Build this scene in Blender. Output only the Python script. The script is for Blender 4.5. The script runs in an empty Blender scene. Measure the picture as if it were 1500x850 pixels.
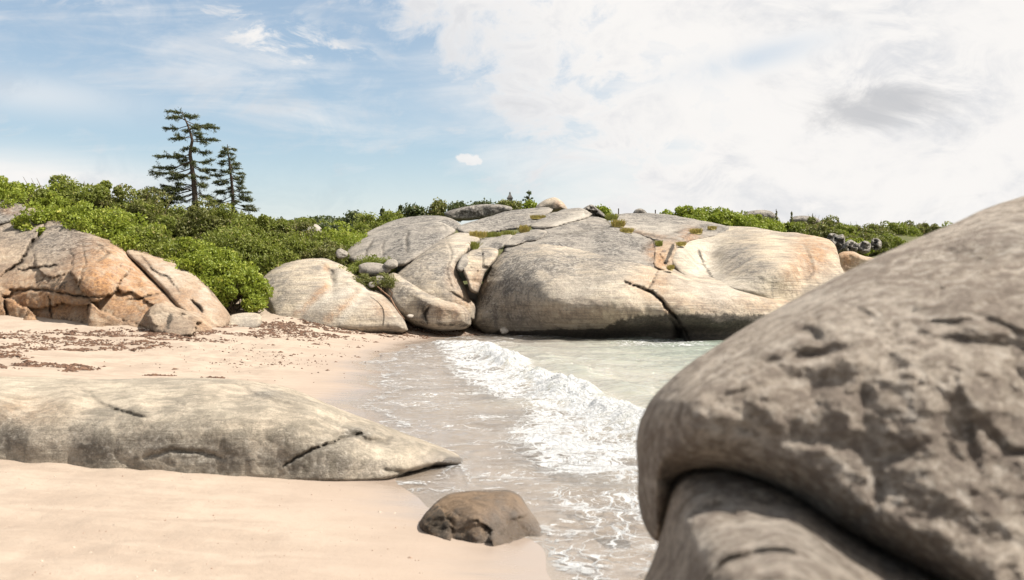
import bpy, math, random
import numpy as np
from mathutils import Vector
from mathutils.geometry import delaunay_2d_cdt

# ------------------------------------------------------------------ camera, sky, sun, exposure
H, F, CU, CV = 2.0, 1458.0, 750.0, 405.0      # eye height (m), focal length (px of the 1500 px photo), principal column, horizon row
C = bpy.context.scene.collection
scene = bpy.context.scene
cam_d = bpy.data.cameras.new('camera'); cam = bpy.data.objects.new('camera', cam_d); C.objects.link(cam)
cam_d.sensor_width = 36; cam_d.lens = 35; cam_d.shift_y = -20/1500
cam.location = (0, 0, H); cam.rotation_euler = (math.pi/2, 0, 0)
cam_d.clip_end = 5000; cam_d.clip_start = 0.05
cam_d.dof.use_dof = True; cam_d.dof.focus_distance = 27; cam_d.dof.aperture_fstop = 2.5
scene.camera = cam

SUN_AZ, SUN_EL = math.radians(91), math.radians(53)      # azimuth clockwise from the view direction (+Y)
sd = Vector((math.sin(SUN_AZ)*math.cos(SUN_EL), math.cos(SUN_AZ)*math.cos(SUN_EL), math.sin(SUN_EL)))
sun_d = bpy.data.lights.new('sun', 'SUN'); sun_d.energy = 5.0; sun_d.angle = math.radians(0.6); sun_d.color = (1.0, 0.945, 0.86)
sun = bpy.data.objects.new('sun', sun_d); C.objects.link(sun)
sun.rotation_euler = sd.to_track_quat('Z', 'Y').to_euler()

vs = scene.view_settings
vs.view_transform = 'Standard'; vs.look = 'None'; vs.gamma = 1; vs.use_curve_mapping = False; vs.exposure = 0.96

class NT:
    """small node-tree writer"""
    def __init__(s, tree): s.t = tree; s.t.nodes.clear()
    def n(s, kind, **kw):
        nd = s.t.nodes.new(kind)
        ins = kw.pop('ins', {})
        for k, v in kw.items(): setattr(nd, k, v)
        for k, v in ins.items(): s.set(nd.inputs[k], v)
        return nd
    def set(s, sock, v):
        if isinstance(v, bpy.types.NodeSocket): s.t.links.new(v, sock)
        else:
            if hasattr(sock.default_value, '__len__') and not hasattr(v, '__len__'): v = [v]*len(sock.default_value)
            if sock.type == 'RGBA' and len(v) == 3: v = (*v, 1)
            sock.default_value = v
    def m(s, op, a, b=None, c=None, clamp=False):
        nd = s.t.nodes.new('ShaderNodeMath'); nd.operation = op; nd.use_clamp = clamp
        for i, v in enumerate((a, b, c)):
            if v is not None: s.set(nd.inputs[i], v)
        return nd.outputs[0]
    def ss(s, x, lo, hi, a=0.0, b=1.0):
        nd = s.t.nodes.new('ShaderNodeMapRange'); nd.interpolation_type = 'SMOOTHSTEP'
        for i, v in enumerate((x, lo, hi, a, b)): s.set(nd.inputs[i], v)
        return nd.outputs[0]
    def mix(s, f, a, b, mode='MIX'):
        nd = s.t.nodes.new('ShaderNodeMix'); nd.data_type = 'RGBA'; nd.blend_type = mode
        s.set(nd.inputs[0], f); s.set(nd.inputs[6], a); s.set(nd.inputs[7], b)
        return nd.outputs[2]
    def noise(s, vec, scale, detail=4, rough=0.55, dist=0.0, out=0):
        nd = s.n('ShaderNodeTexNoise', ins={'Vector': vec, 'Scale': scale, 'Detail': detail, 'Roughness': rough, 'Distortion': dist})
        return nd.outputs[out]
    def map(s, vec, scale=(1,1,1), rot=(0,0,0), loc=(0,0,0)):
        nd = s.n('ShaderNodeMapping', ins={'Vector': vec}); nd.inputs['Scale'].default_value = scale
        nd.inputs['Rotation'].default_value = rot; nd.inputs['Location'].default_value = loc
        return nd.outputs[0]
    def attr(s, name):
        nd = s.n('ShaderNodeAttribute'); nd.attribute_name = name
        return nd.outputs['Fac']
    def bump(s, h, strength, dist, normal=None):
        nd = s.n('ShaderNodeBump', ins={'Height': h, 'Strength': strength, 'Distance': dist})
        if normal is not None: s.set(nd.inputs['Normal'], normal)
        return nd.outputs[0]

# --- sky: Nishita with procedural cloud layers in direction space
W = bpy.data.worlds.new('World'); scene.world = W; W.use_nodes = True
w = NT(W.node_tree)
sky = w.n('ShaderNodeTexSky', sky_type='NISHITA'); sky.sun_disc = False
sky.sun_elevation = SUN_EL; sky.sun_rotation = SUN_AZ; sky.air_density = 1.0; sky.dust_density = 0.6; sky.ozone_density = 1.2
tc = w.n('ShaderNodeTexCoord').outputs['Generated']
sx = w.n('ShaderNodeSeparateXYZ', ins={0: tc})
den = w.m('ADD', w.m('ABSOLUTE', sx.outputs[1]), 0.12)
a_ = w.m('DIVIDE', w.m('MULTIPLY', sx.outputs[0], 1.12), den)      # about (u-750)/1458 in front
b_ = w.m('DIVIDE', w.m('MULTIPLY', sx.outputs[2], 1.12), den)
ab = w.n('ShaderNodeCombineXYZ', ins={0: a_, 1: b_, 2: 0.0}).outputs[0]
def blob(u, v, ru, rv, rot=0.0):
    cu, cv = (u-750)/1458, (405-v)/1458
    da = w.m('SUBTRACT', a_, cu); db = w.m('SUBTRACT', b_, cv)
    c, s_ = math.cos(rot), math.sin(rot)
    p = w.m('DIVIDE', w.m('ADD', w.m('MULTIPLY', da, c), w.m('MULTIPLY', db, s_)), ru/1458)
    q = w.m('DIVIDE', w.m('SUBTRACT', w.m('MULTIPLY', db, c), w.m('MULTIPLY', da, s_)), rv/1458)
    r = w.m('ADD', w.m('MULTIPLY', p, p), w.m('MULTIPLY', q, q))
    return w.m('EXPONENT', w.m('MULTIPLY', r, -1.0))
# broad white bank to the right, its edge running from the upper middle down to the right
edge = w.m('ADD', a_, w.m('MULTIPLY', b_, 0.72))             # rises to the right / up
n_big = w.noise(w.map(ab, (1, 1.35, 1)), 5.5, 9, 0.62, 0.5)
n_str = w.noise(w.map(ab, (1.0, 5.5, 1), (0, 0, math.radians(12))), 3.2, 8, 0.6, 0.6)
n_fin = w.noise(w.map(ab, (1, 1.8, 1), (0, 0, math.radians(-30)), (3, 1, 0)), 13, 9, 0.66, 0.8)
bank = w.ss(w.m('ADD', w.m('ADD', edge, w.m('MULTIPLY', w.m('SUBTRACT', n_big, 0.5), 0.75)), w.m('MULTIPLY', w.m('SUBTRACT', n_fin, 0.5), 0.55)), 0.0, 0.22)
veil_r = w.ss(w.m('ADD', a_, w.m('MULTIPLY', w.m('SUBTRACT', n_str, 0.5), 0.9)), -0.22, 0.26, 0, 0.95)
streaks = w.ss(w.m('ADD', w.m('MULTIPLY', n_str, 0.7), w.m('MULTIPLY', n_fin, 0.3)), 0.44, 0.66, 0.0, 0.6)
wisps = w.m('MULTIPLY', w.ss(n_fin, 0.44, 0.64), w.m('ADD', w.m('ADD', blob(345, 22, 110, 60, -0.5), blob(470, 75, 80, 26, -0.15)), w.m('MULTIPLY', blob(120, 2, 60, 14), 0.8), clamp=True))
lowleft = w.m('MULTIPLY', blob(60, 262, 300, 38, -0.10), w.ss(n_str, 0.2, 0.6, 0.55, 1.0))
midl = w.m('MULTIPLY', blob(50, 140, 170, 30, -0.1), 0.5)
puff = w.ss(w.m('ADD', blob(690, 234, 26, 10), w.m('MULTIPLY', w.m('SUBTRACT', w.noise(ab, 60, 4, 0.6), 0.5), 1.6)), 0.35, 0.75, 0, 0.9)
lowhaze = w.ss(b_, 0.0, 0.14, 0.75, 0.0)
blue_gap = w.m('MULTIPLY', blob(600, 140, 170, 45, -0.75), w.ss(n_fin, 0.25, 0.6, 1.0, 0.45))
blue_gap2 = w.m('MULTIPLY', blob(1100, 88, 110, 20, 0.25), w.ss(n_fin, 0.3, 0.7, 0.5, 0.15))
cov = w.m('MAXIMUM', bank, veil_r)
cov = w.m('MAXIMUM', cov, streaks)
cov = w.m('MULTIPLY', cov, w.m('SUBTRACT', 1.0, w.m('MULTIPLY', blue_gap, 0.75), clamp=True))
cov = w.m('MULTIPLY', cov, w.m('SUBTRACT', 1.0, blue_gap2, clamp=True))
for x in (wisps, lowleft, midl, puff, lowhaze): cov = w.m('MAXIMUM', cov, x)
shade = w.m('MULTIPLY', w.ss(w.noise(w.map(ab, (1, 2, 1), (0, 0, 0), (7, 2, 0)), 6, 6, 0.6, 0.3), 0.48, 0.75), w.m('MULTIPLY', blob(860, 150, 150, 50, 0.1), 0.9))
grey = w.ss(w.m('ADD', blob(1282, 156, 112, 33, 0.12), w.m('MULTIPLY', w.m('SUBTRACT', n_fin, 0.5), 1.9)), 0.15, 1.0)
skyc = w.mix(1.0, sky.outputs[0], (0.084, 0.088, 0.084), 'MULTIPLY')
skyc = w.mix(0.30, skyc, (0.42, 0.49, 0.58))
white = w.mix(w.m('MULTIPLY', w.m('MULTIPLY', w.ss(n_fin, 0.38, 0.62), w.ss(n_big, 0.40, 0.60)), 0.95), (0.63, 0.615, 0.60), (0.50, 0.505, 0.52))
white = w.mix(w.m('MULTIPLY', shade, 0.6), white, (0.42, 0.425, 0.435))
col = w.mix(cov, skyc, white)
col = w.mix(w.m('MULTIPLY', grey, 0.80), col, (0.36, 0.365, 0.38))
bg = w.n('ShaderNodeBackground', ins={'Color': col, 'Strength': 0.78})
out = w.n('ShaderNodeOutputWorld'); w.t.links.new(bg.outputs[0], out.inputs[0])

# ------------------------------------------------------------------ helpers
rng = np.random.default_rng(7)
def smooth(x, a, b):
    t = np.clip((np.asarray(x, float)-a)/(b-a), 0, 1); return t*t*(3-2*t)
def _h(ix, iy, iz, seed):
    n = (ix*374761393 + iy*668265263 + iz*2147483647 + seed*1274126177) & 0xFFFFFFFF
    n = ((n ^ (n >> 13))*1274126177) & 0xFFFFFFFF
    n = ((n ^ (n >> 16))*2246822519) & 0xFFFFFFFF
    return ((n ^ (n >> 15)) & 0xFFFFFF)/float(0xFFFFFF)
def vn(P, seed=0):
    P = np.asarray(P, float); I = np.floor(P).astype(np.int64); f = P-I; f = f*f*f*(f*(f*6-15)+10)
    r = 0
    for dx in (0, 1):
        for dy in (0, 1):
            for dz in (0, 1):
                wt = (f[:, 0] if dx else 1-f[:, 0])*(f[:, 1] if dy else 1-f[:, 1])*(f[:, 2] if dz else 1-f[:, 2])
                r = r + wt*_h(I[:, 0]+dx, I[:, 1]+dy, I[:, 2]+dz, seed)
    return r*2-1
def fbm(P, oct=4, seed=0, gain=0.5, lac=2.03):
    P = np.asarray(P, float); s = 0; a = 1.0; t = 0
    for o in range(oct):
        s = s + a*vn(P+17.3*o, seed+o); t += a; a *= gain; P = P*lac
    return s/t
def seg_dist(P, L, closed=False):
    """distance of points P to polyline L, and arc parameter"""
    L = np.asarray(L, float)
    if closed: L = np.vstack([L, L[:1]])
    best = np.full(len(P), 1e9); par = np.zeros(len(P))
    for i in range(len(L)-1):
        a, b = L[i], L[i+1]; ab_ = b-a; l2 = max((ab_**2).sum(), 1e-9)
        t = np.clip(((P-a)@ab_)/l2, 0, 1); q = a+t[:, None]*ab_
        d = np.sqrt(((P-q)**2).sum(1)); m_ = d < best
        best[m_] = d[m_]; par[m_] = i+t[m_]
    return best, par/(len(L)-1)
def inside(P, L):
    L = np.asarray(L, float); r = np.zeros(len(P), bool); j = len(L)-1
    for i in range(len(L)):
        c = ((L[i, 1] > P[:, 1]) != (L[j, 1] > P[:, 1])) & (P[:, 0] < (L[j, 0]-L[i, 0])*(P[:, 1]-L[i, 1])/(L[j, 1]-L[i, 1]+1e-12)+L[i, 0])
        r ^= c; j = i
    return r
def Pw(u, v, d):
    u = np.asarray(u, float); v = np.asarray(v, float); d = np.asarray(d, float)
    return np.stack([(u-CU)/F*d, d+0*u, H-(v-CV)/F*d], -1)

def tag(o, label=None, cat=None, group=None, kind=None):
    if label: o['label'] = label
    if cat: o['category'] = cat
    if group: o['group'] = group
    if kind: o['kind'] = kind
    return o
def mesh_obj(name, V, Fc, mat, origin=None, parent=None, smooth_=True, attrs=None):
    V = np.asarray(V, float)
    if origin is None: origin = np.zeros(3)
    V = V-np.asarray(origin)
    me = bpy.data.meshes.new(name)
    if isinstance(Fc, np.ndarray):
        k = Fc.shape[1]; nf = len(Fc)
        me.vertices.add(len(V)); me.vertices.foreach_set('co', V.astype(np.float32).ravel())
        me.loops.add(nf*k); me.loops.foreach_set('vertex_index', Fc.astype(np.int32).ravel())
        me.polygons.add(nf); me.polygons.foreach_set('loop_start', np.arange(0, nf*k, k, dtype=np.int32))
        me.polygons.foreach_set('use_smooth', np.full(nf, smooth_))
        me.update(calc_edges=True)
    else:
        me.from_pydata([tuple(p) for p in V], [], Fc)
        me.polygons.foreach_set('use_smooth', np.full(len(me.polygons), smooth_)); me.update()
    for k_, a in (attrs or {}).items():
        at = me.attributes.new(k_, 'FLOAT', 'POINT'); at.data.foreach_set('value', np.asarray(a, np.float32))
    me.materials.append(mat)
    o = bpy.data.objects.new(name, me); C.objects.link(o)
    if parent is not None: o.parent = parent; o.location = np.asarray(origin)-np.asarray(parent.location)
    else: o.location = origin
    return o
def empty(name, loc):
    o = bpy.data.objects.new(name, None); C.objects.link(o); o.location = loc; o.empty_display_size = 0.3
    return o
def tube(pts, rad, seg=6):
    pts = np.asarray(pts, float); n = len(pts); V = []; Fc = []
    for i in range(n):
        t = pts[min(i+1, n-1)]-pts[max(i-1, 0)]; t /= (np.linalg.norm(t)+1e-9)
        u = np.cross(t, (0.31, 0.22, 0.92) if abs(t[2]) < 0.9 else (1, 0, 0)); u /= np.linalg.norm(u); v = np.cross(t, u)
        for k in range(seg):
            a = 2*math.pi*k/seg; V.append(pts[i]+rad[i]*(math.cos(a)*u+math.sin(a)*v))
    for i in range(n-1):
        for k in range(seg): Fc.append((i*seg+k, i*seg+(k+1) % seg, (i+1)*seg+(k+1) % seg, (i+1)*seg+k))
    return np.array(V), np.array(Fc)
class Acc:
    def __init__(s): s.V = []; s.F = []; s.n = 0
    def add(s, V, Fc): s.V.append(V); s.F.append(np.asarray(Fc)+s.n); s.n += len(V)
    def get(s): return np.vstack(s.V), np.vstack(s.F)

# ------------------------------------------------------------------ ground height
_ys = np.array([-30, 2, 4.5, 6.8, 7.5, 8.6, 10.2, 11.8, 13.5, 15, 17.5, 20, 23.2, 28, 31, 33, 35.2, 37, 40, 46, 70])
_xs = np.array([6, 2.2, 1.2, .55, .30, -.22, -.80, -1.05, -1.6, -2.15, -2.2, -2.5, -3.0, -2.75, -2.2, -1.5, -.2, 2.0, 8, 60, 900.])
def shore_s(x, y): return (np.interp(y, _ys, _xs)+0.12*np.sin(y*1.9)+0.07*np.sin(y*4.3+1)) - x
def gz(x, y, detail=True):
    x = np.asarray(x, float); y = np.asarray(y, float)
    s = shore_s(x, y)
    up = 1.3*(1-np.exp(-np.maximum(s, 0)*0.055/1.3))
    up = up + smooth(s, 0, 5)*0.052*np.maximum(y-23, 0)*(1-smooth(y, 34, 46)) + smooth(s, 0, 3)*smooth(y, 34, 46)*0.6
    z = np.where(s > 0, up, np.maximum(s*0.07, -2.5))
    land = smooth(s, 0, 6)
    def g(cx, cy, ax, ay, h, rot=0):
        c, q = math.cos(rot), math.sin(rot); dx = x-cx; dy = y-cy
        return h*np.exp(-((dx*c+dy*q)/ax)**2-((dy*c-dx*q)/ay)**2)
    z = z + land*(g(-23, 39, 11, 6.0, 3.5) + g(-15, 44, 7.5, 5, 1.5) + g(-30, 56, 22, 10, 1.3))
    z = z + smooth(s, 0, 6)*(smooth(y, 40, 62)*1.5 + smooth(y, 60, 130)*2.2)
    z = z + land*(g(2, 72, 22, 12, 2.1) + g(24, 70, 16, 9, 0.9))
    z = z + smooth(y, 150, 500)*land*6
    return z
def G(u, v):
    """distance at which the view ray of photo pixel (u, v) reaches the ground"""
    d = np.linspace(3, 90, 1500); x = (u-CU)/F*d; zr = H-(v-CV)/F*d
    k = np.argmax(zr < gz(x, d)); return float(d[k]) if k else 90.0
def sea_pt(u, v): d = H*F/(v-CV); return ((u-CU)/F*d, d)

def axis(parts):
    r = []
    for a, b, st in parts: r += list(np.arange(a, b, st))
    return np.array(r+[parts[-1][1]])
def grid(xs, ys, zf):
    X, Y = np.meshgrid(xs, ys); x = X.ravel(); y = Y.ravel(); z = zf(x, y)
    nx, ny = len(xs), len(ys); i = np.arange(nx*ny).reshape(ny, nx)
    Fq = np.stack([i[:-1, :-1], i[:-1, 1:], i[1:, 1:], i[1:, :-1]], -1).reshape(-1, 4)
    return np.stack([x, y, z], -1), Fq

# ------------------------------------------------------------------ materials
def new_mat(name):
    m = bpy.data.materials.new(name); m.use_nodes = True
    return m, NT(m.node_tree)
def finish(t, bsdf):
    o = t.n('ShaderNodeOutputMaterial'); t.t.links.new(bsdf, o.inputs[0])

def rock_mat(name, pale=(0.52, 0.435, 0.325), mid=(0.345, 0.29, 0.225), dark=(0.125, 0.108, 0.095), speck=0.5, strat=1.0, scale=1.0, tilt=(0.0, 0.25, 0.0), bump=1.0, rust=(0.50, 0.25, 0.09), wet=0.0, bd=0.11, crust=0.5, mottle=0.0, lw=0.62, lt=(0.60, 0.545, 0.46)):
    K_ = 0.92; pale, mid, dark, rust, lt = [tuple(q*K_ for q in x) for x in (pale, mid, dark, rust, lt)]
    m, t = new_mat(name)
    P = t.n('ShaderNodeTexCoord').outputs['Object']
    big = t.noise(P, 0.55*scale, 5, 0.6, 0.3)
    med = t.noise(P, 2.4*scale, 8, 0.70, 0.3)
    fine = t.noise(t.map(P, (1, 1, 1.3), tilt), 9*scale, 9, 0.78)
    grain = t.noise(P, 42*scale, 4, 0.8)
    st = t.noise(t.map(P, (0.35, 0.35, 4.2), tilt), 1.6*scale, 8, 0.66, 0.35)
    st2 = t.noise(t.map(P, (0.45, 0.45, 12), tilt, (3, 5, 1)), 1.8*scale, 7, 0.68, 0.25)
    run = t.noise(t.map(P, (3.2, 3.2, 0.35), (0, 0, 0), (1, 8, 2)), 1.1*scale, 7, 0.66, 0.3)
    c = t.mix(t.ss(t.m('ADD', t.m('MULTIPLY', big, 0.5), t.m('MULTIPLY', med, 0.5)), 0.43, 0.58), pale, mid)
    c = t.mix(t.m('MULTIPLY', t.ss(st, 0.44, 0.62), 0.55*strat), c, mid)
    c = t.mix(t.m('MULTIPLY', t.ss(st2, 0.52, 0.68), 0.55*strat), c, dark)
    c = t.mix(t.m('MULTIPLY', t.ss(st2, 0.47, 0.34), 0.40*strat), c, lt)
    nz = t.n('ShaderNodeSeparateXYZ', ins={0: t.n('ShaderNodeNewGeometry').outputs['Normal']}).outputs[2]
    g = t.m('ADD', t.attr('grey'), t.m('MULTIPLY', t.ss(big, 0.46, 0.62), crust), clamp=True)
    g = t.m('MULTIPLY', g, 1.0)
    g = t.m('MULTIPLY', g, t.m('SUBTRACT', 1.0, t.m('MULTIPLY', t.attr('pale'), 0.8), clamp=True))
    c = t.mix(t.m('MULTIPLY', g, 0.65), c, (0.225, 0.205, 0.18))
    lm = t.m('ADD', t.m('MULTIPLY', fine, lw), t.m('MULTIPLY', med, 1-lw))
    lich = t.m('MULTIPLY', t.m('ADD', g, 0.10), t.ss(lm, 0.475, 0.55), clamp=True)
    c = t.mix(t.m('MULTIPLY', lich, speck+0.3, clamp=True), c, (0.075, 0.068, 0.062))
    c = t.mix(t.m('MULTIPLY', t.m('MULTIPLY', g, t.ss(fine, 0.47, 0.36)), 0.75), c, (0.47, 0.45, 0.415))
    c = t.mix(t.m('MULTIPLY', t.m('MULTIPLY', t.ss(run, 0.52, 0.64), t.ss(nz, 0.85, 0.35)), 0.50), c, dark)
    o_ = t.m('MULTIPLY', t.attr('orange'), t.ss(t.m('ADD', t.m('MULTIPLY', med, 0.6), t.m('MULTIPLY', run, 0.4)), 0.34, 0.56), clamp=True)
    c = t.mix(t.m('MULTIPLY', o_, 0.88), c, t.mix(t.ss(fine, 0.42, 0.62), rust, (rust[0]*0.42, rust[1]*0.36, rust[2]*0.42)))
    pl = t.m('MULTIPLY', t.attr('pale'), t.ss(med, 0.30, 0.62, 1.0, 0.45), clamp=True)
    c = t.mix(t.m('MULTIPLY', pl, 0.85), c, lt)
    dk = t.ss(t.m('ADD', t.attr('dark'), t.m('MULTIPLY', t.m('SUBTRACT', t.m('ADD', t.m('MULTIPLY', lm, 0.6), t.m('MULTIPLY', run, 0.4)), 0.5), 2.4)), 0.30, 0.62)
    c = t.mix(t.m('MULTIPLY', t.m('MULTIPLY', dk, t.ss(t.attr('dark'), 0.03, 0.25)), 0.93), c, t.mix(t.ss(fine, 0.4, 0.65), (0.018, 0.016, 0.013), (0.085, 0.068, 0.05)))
    c = t.mix(t.m('MULTIPLY', t.attr('crack'), 0.8), c, (0.05, 0.042, 0.033))
    c = t.mix(t.ss(grain, 0.48, 0.66, 0.0, 0.55), c, dark)
    c = t.mix(t.ss(grain, 0.46, 0.30, 0.0, 0.40), c, lt)
    if mottle:
        c = t.mix(t.m('MULTIPLY', t.ss(lm, 0.48, 0.55), mottle), c, dark); c = t.mix(t.m('MULTIPLY', t.ss(lm, 0.475, 0.41), mottle), c, lt)
    ht = t.m('ADD', t.m('MULTIPLY', fine, 0.75), t.m('MULTIPLY', med, 0.9))
    ht = t.m('ADD', ht, t.m('MULTIPLY', st2, 0.40*strat)); ht = t.m('ADD', ht, t.m('MULTIPLY', grain, 0.14))
    nb = t.bump(ht, min(1.0, 0.85*bump), bd*max(1.0, bump)/scale)
    rg = t.m('SUBTRACT', 0.92, t.m('MULTIPLY', t.m('ADD', t.attr('wet'), wet), 0.68), clamp=True)
    c = t.mix(t.m('MULTIPLY', t.m('ADD', t.attr('wet'), wet), 0.5), c, (0.07, 0.05, 0.035))
    b = t.n('ShaderNodeBsdfPrincipled', ins={'Base Color': c, 'Roughness': rg, 'Normal': nb, 'Specular IOR Level': t.m('ADD', 0.28, t.m('MULTIPLY', t.attr('wet'), 0.5))})
    finish(t, b.outputs[0]); return m

M_gran = rock_mat('granite_smooth', (0.54, 0.445, 0.325), strat=1.25, crust=0.32)
M_granl = rock_mat('granite_lichen', (0.36, 0.32, 0.27), (0.245, 0.215, 0.18), (0.11, 0.095, 0.08), 0.7, 0.5, crust=0.8)
M_rust = rock_mat('granite_rusty', (0.50, 0.39, 0.28), (0.35, 0.25, 0.17), (0.12, 0.09, 0.07), 0.6, 0.35, 1.2, (0.1, -0.5, 0), 1.2, (0.52, 0.265, 0.10), crust=.2)
M_long = rock_mat('granite_olive', (0.47, 0.395, 0.305), (0.27, 0.23, 0.175), (0.11, 0.095, 0.07), 0.25, 0.8, 2.0, (0.0, 0.05, 0.0), 0.9, crust=.25, lt=(.55, .48, .375), mottle=.15)
M_fore = rock_mat('granite_foreground', (0.68, 0.575, 0.465), (0.47, 0.38, 0.30), (0.24, 0.19, 0.155), 0.10, 0.4, 2.4, (0.3, 0.75, 0.2), 1.5, bd=.15, crust=.25, mottle=.65, lw=.80, lt=(.74, .66, .57))
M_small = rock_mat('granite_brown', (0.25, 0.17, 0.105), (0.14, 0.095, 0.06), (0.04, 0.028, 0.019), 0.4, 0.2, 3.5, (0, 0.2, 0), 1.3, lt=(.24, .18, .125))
M_pebble = rock_mat('pebble', (0.42, 0.37, 0.31), (0.28, 0.24, 0.20), (0.2, 0.17, 0.14), 0.4, 0.3, 5, bump=0.5)

# sand / soil
m, t = new_mat('ground'); M_ground = m
P = t.n('ShaderNodeTexCoord').outputs['Object']
sh = t.attr('shore'); la = t.attr('soil')
n1 = t.noise(P, 0.9, 6, 0.6, 0.2); n2 = t.noise(P, 9, 6, 0.65); n3 = t.noise(P, 160, 3, 0.7)
n4 = t.noise(t.map(P, (0.8, 3.0, 1), (0, 0, 0.35)), 1.7, 6, 0.62, 0.4)
dry = t.mix(t.ss(t.m('ADD', t.m('MULTIPLY', n1, 0.6), t.m('MULTIPLY', n4, 0.4)), 0.40, 0.60), (0.34, 0.275, 0.217), (0.28, 0.222, 0.173))
dry = t.mix(t.ss(n2, 0.5, 0.72, 0, 0.30), dry, (0.28, 0.215, 0.165))
dry = t.mix(t.ss(n3, 0.55, 0.75, 0, 0.40), dry, (0.27, 0.20, 0.15))
dry = t.mix(t.ss(n3, 0.42, 0.28, 0, 0.35), dry, (0.50, 0.43, 0.36))
wetn = t.m('ADD', sh, t.m('MULTIPLY', t.m('SUBTRACT', n4, 0.5), 1.1))
damp = t.ss(wetn, 2.6, 0.9)
wet = t.ss(wetn, 1.25, 0.35)
c = t.mix(t.m('MULTIPLY', damp, 0.75), dry, (0.285, 0.225, 0.18))
c = t.mix(t.m('MULTIPLY', wet, 0.85), c, (0.245, 0.195, 0.158))
c = t.mix(la, c, t.mix(t.ss(n2, 0.4, 0.6), (0.05, 0.065, 0.022), (0.11, 0.10, 0.045)))
bh = t.m('ADD', t.m('MULTIPLY', n2, 0.7), t.m('MULTIPLY', n3, 0.12))
bs = t.m('MULTIPLY', t.ss(wetn, 0.3, 3.0, 0.03, 0.55), 1.0)
nb = t.bump(bh, bs, 0.05)
b = t.n('ShaderNodeBsdfPrincipled', ins={'Base Color': c, 'Roughness': t.m('SUBTRACT', 0.93, t.m('ADD', t.m('MULTIPLY', damp, 0.18), t.m('MULTIPLY', wet, 0.56))), 'Normal': nb, 'Specular IOR Level': t.m('ADD', 0.15, t.m('MULTIPLY', wet, 0.45))})
finish(t, b.outputs[0])

# water with lacy foam and painted glint lines
m, t = new_mat('sea_water'); M_water = m
P = t.n('ShaderNodeTexCoord').outputs['Object']
fo = t.attr('foam'); dp = t.attr('depth'); sw = t.attr('swash'); bk = t.attr('breaker')
wv = t.n('ShaderNodeVectorMath', operation='ADD', ins={0: P, 1: t.n('ShaderNodeVectorMath', operation='SCALE', ins={0: t.noise(P, 1.6, 3, 0.6, 0, 1), 'Scale': 0.75}).outputs[0]}).outputs[0]
Pm = t.map(wv, (1.0, 0.42, 1), (0, 0, -0.15))
def lace(sc, wd):
    vo = t.n('ShaderNodeTexVoronoi', feature='DISTANCE_TO_EDGE', ins={'Vector': Pm, 'Scale': sc}); return vo.outputs['Distance']
v1 = lace(3.6, 0); v2 = lace(9.5, 0)
nf = t.noise(Pm, 2.2, 7, 0.68); nf2 = t.noise(wv, 11, 6, 0.7)
thr = t.m('MULTIPLY', fo, 0.13)
Pq = t.map(wv, (0.75, 1.15, 1), (0, 0, -0.25)); nq = t.m('ADD', t.m('MULTIPLY', t.noise(Pq, 2.0, 8, 0.74, 0.6), 0.8), t.m('MULTIPLY', nf2, 0.2))
l1 = t.ss(t.m('SUBTRACT', v1, t.m('MULTIPLY', thr, t.ss(nf, 0.3, 0.7, 0.15, 1.6))), 0.03, -0.02)
l2 = t.ss(t.m('SUBTRACT', v2, t.m('MULTIPLY', thr, t.ss(nf, 0.4, 0.7, 0.0, 1.5))), 0.03, -0.02)
l3 = t.ss(nq, t.m('SUBTRACT', 0.62, t.m('MULTIPLY', fo, 0.20)), t.m('SUBTRACT', 0.70, t.m('MULTIPLY', fo, 0.22)))
l4 = t.ss(t.m('ADD', bk, t.m('MULTIPLY', t.m('SUBTRACT', t.m('ADD', t.m('MULTIPLY', nf2, 0.5), t.m('MULTIPLY', nf, 0.5)), 0.5), 1.6)), 0.28, 0.75)
lacef = t.m('MULTIPLY', t.m('MAXIMUM', l1, t.m('MULTIPLY', l2, 0.8)), t.ss(fo, 0.02, 0.3))
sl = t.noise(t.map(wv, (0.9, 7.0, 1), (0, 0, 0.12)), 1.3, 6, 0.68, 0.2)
glint_l = t.m('MULTIPLY', t.m('MULTIPLY', t.ss(sl, 0.53, 0.60), t.ss(nf2, 0.46, 0.56)), t.m('MULTIPLY', sw, 0.85))  # thin white lines painted over the swash in place of sun sparkles
foamf = t.m('MAXIMUM', t.m('MAXIMUM', t.m('MAXIMUM', lacef, l3), glint_l), l4, clamp=True)
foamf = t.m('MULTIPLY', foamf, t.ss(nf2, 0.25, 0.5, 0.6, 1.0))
r1 = t.noise(t.map(P, (1.0, 2.4, 1), (0, 0, 0.25)), 2.4, 4, 0.6, 0.4)
r2 = t.noise(t.map(P, (1.0, 2.6, 1), (0, 0, -0.1)), 10, 5, 0.65, 0.6)
r3 = t.noise(t.map(P, (1, 1.8, 1)), 42, 3, 0.6, 0.3)
ht = t.m('ADD', t.m('ADD', t.m('MULTIPLY', r1, 1.0), t.m('MULTIPLY', r2, 0.42)), t.m('MULTIPLY', r3, 0.14))
nb = t.bump(ht, t.m('SUBTRACT', 0.75, t.m('MULTIPLY', sw, 0.25)), 0.10)
fr = t.m('MINIMUM', t.n('ShaderNodeFresnel', ins={'IOR': 1.33, 'Normal': t.bump(ht, 0.3, 0.04)}).outputs[0], 0.55)
body = t.n('ShaderNodeBsdfDiffuse', ins={'Color': t.mix(t.ss(dp, 0.05, 0.7), (0.40, 0.345, 0.285), (0.225, 0.265, 0.215)), 'Normal': nb}).outputs[0]
tr = t.n('ShaderNodeBsdfTransparent', ins={'Color': (0.96, 0.97, 0.96)}).outputs[0]
glo = t.n('ShaderNodeBsdfGlossy', ins={'Color': (1, 1, 1), 'Roughness': 0.06, 'Normal': nb}).outputs[0]
mx = t.n('ShaderNodeMixShader', ins={0: t.ss(dp, -0.02, 0.40, 0.06, 0.93), 1: tr, 2: body}).outputs[0]
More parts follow.
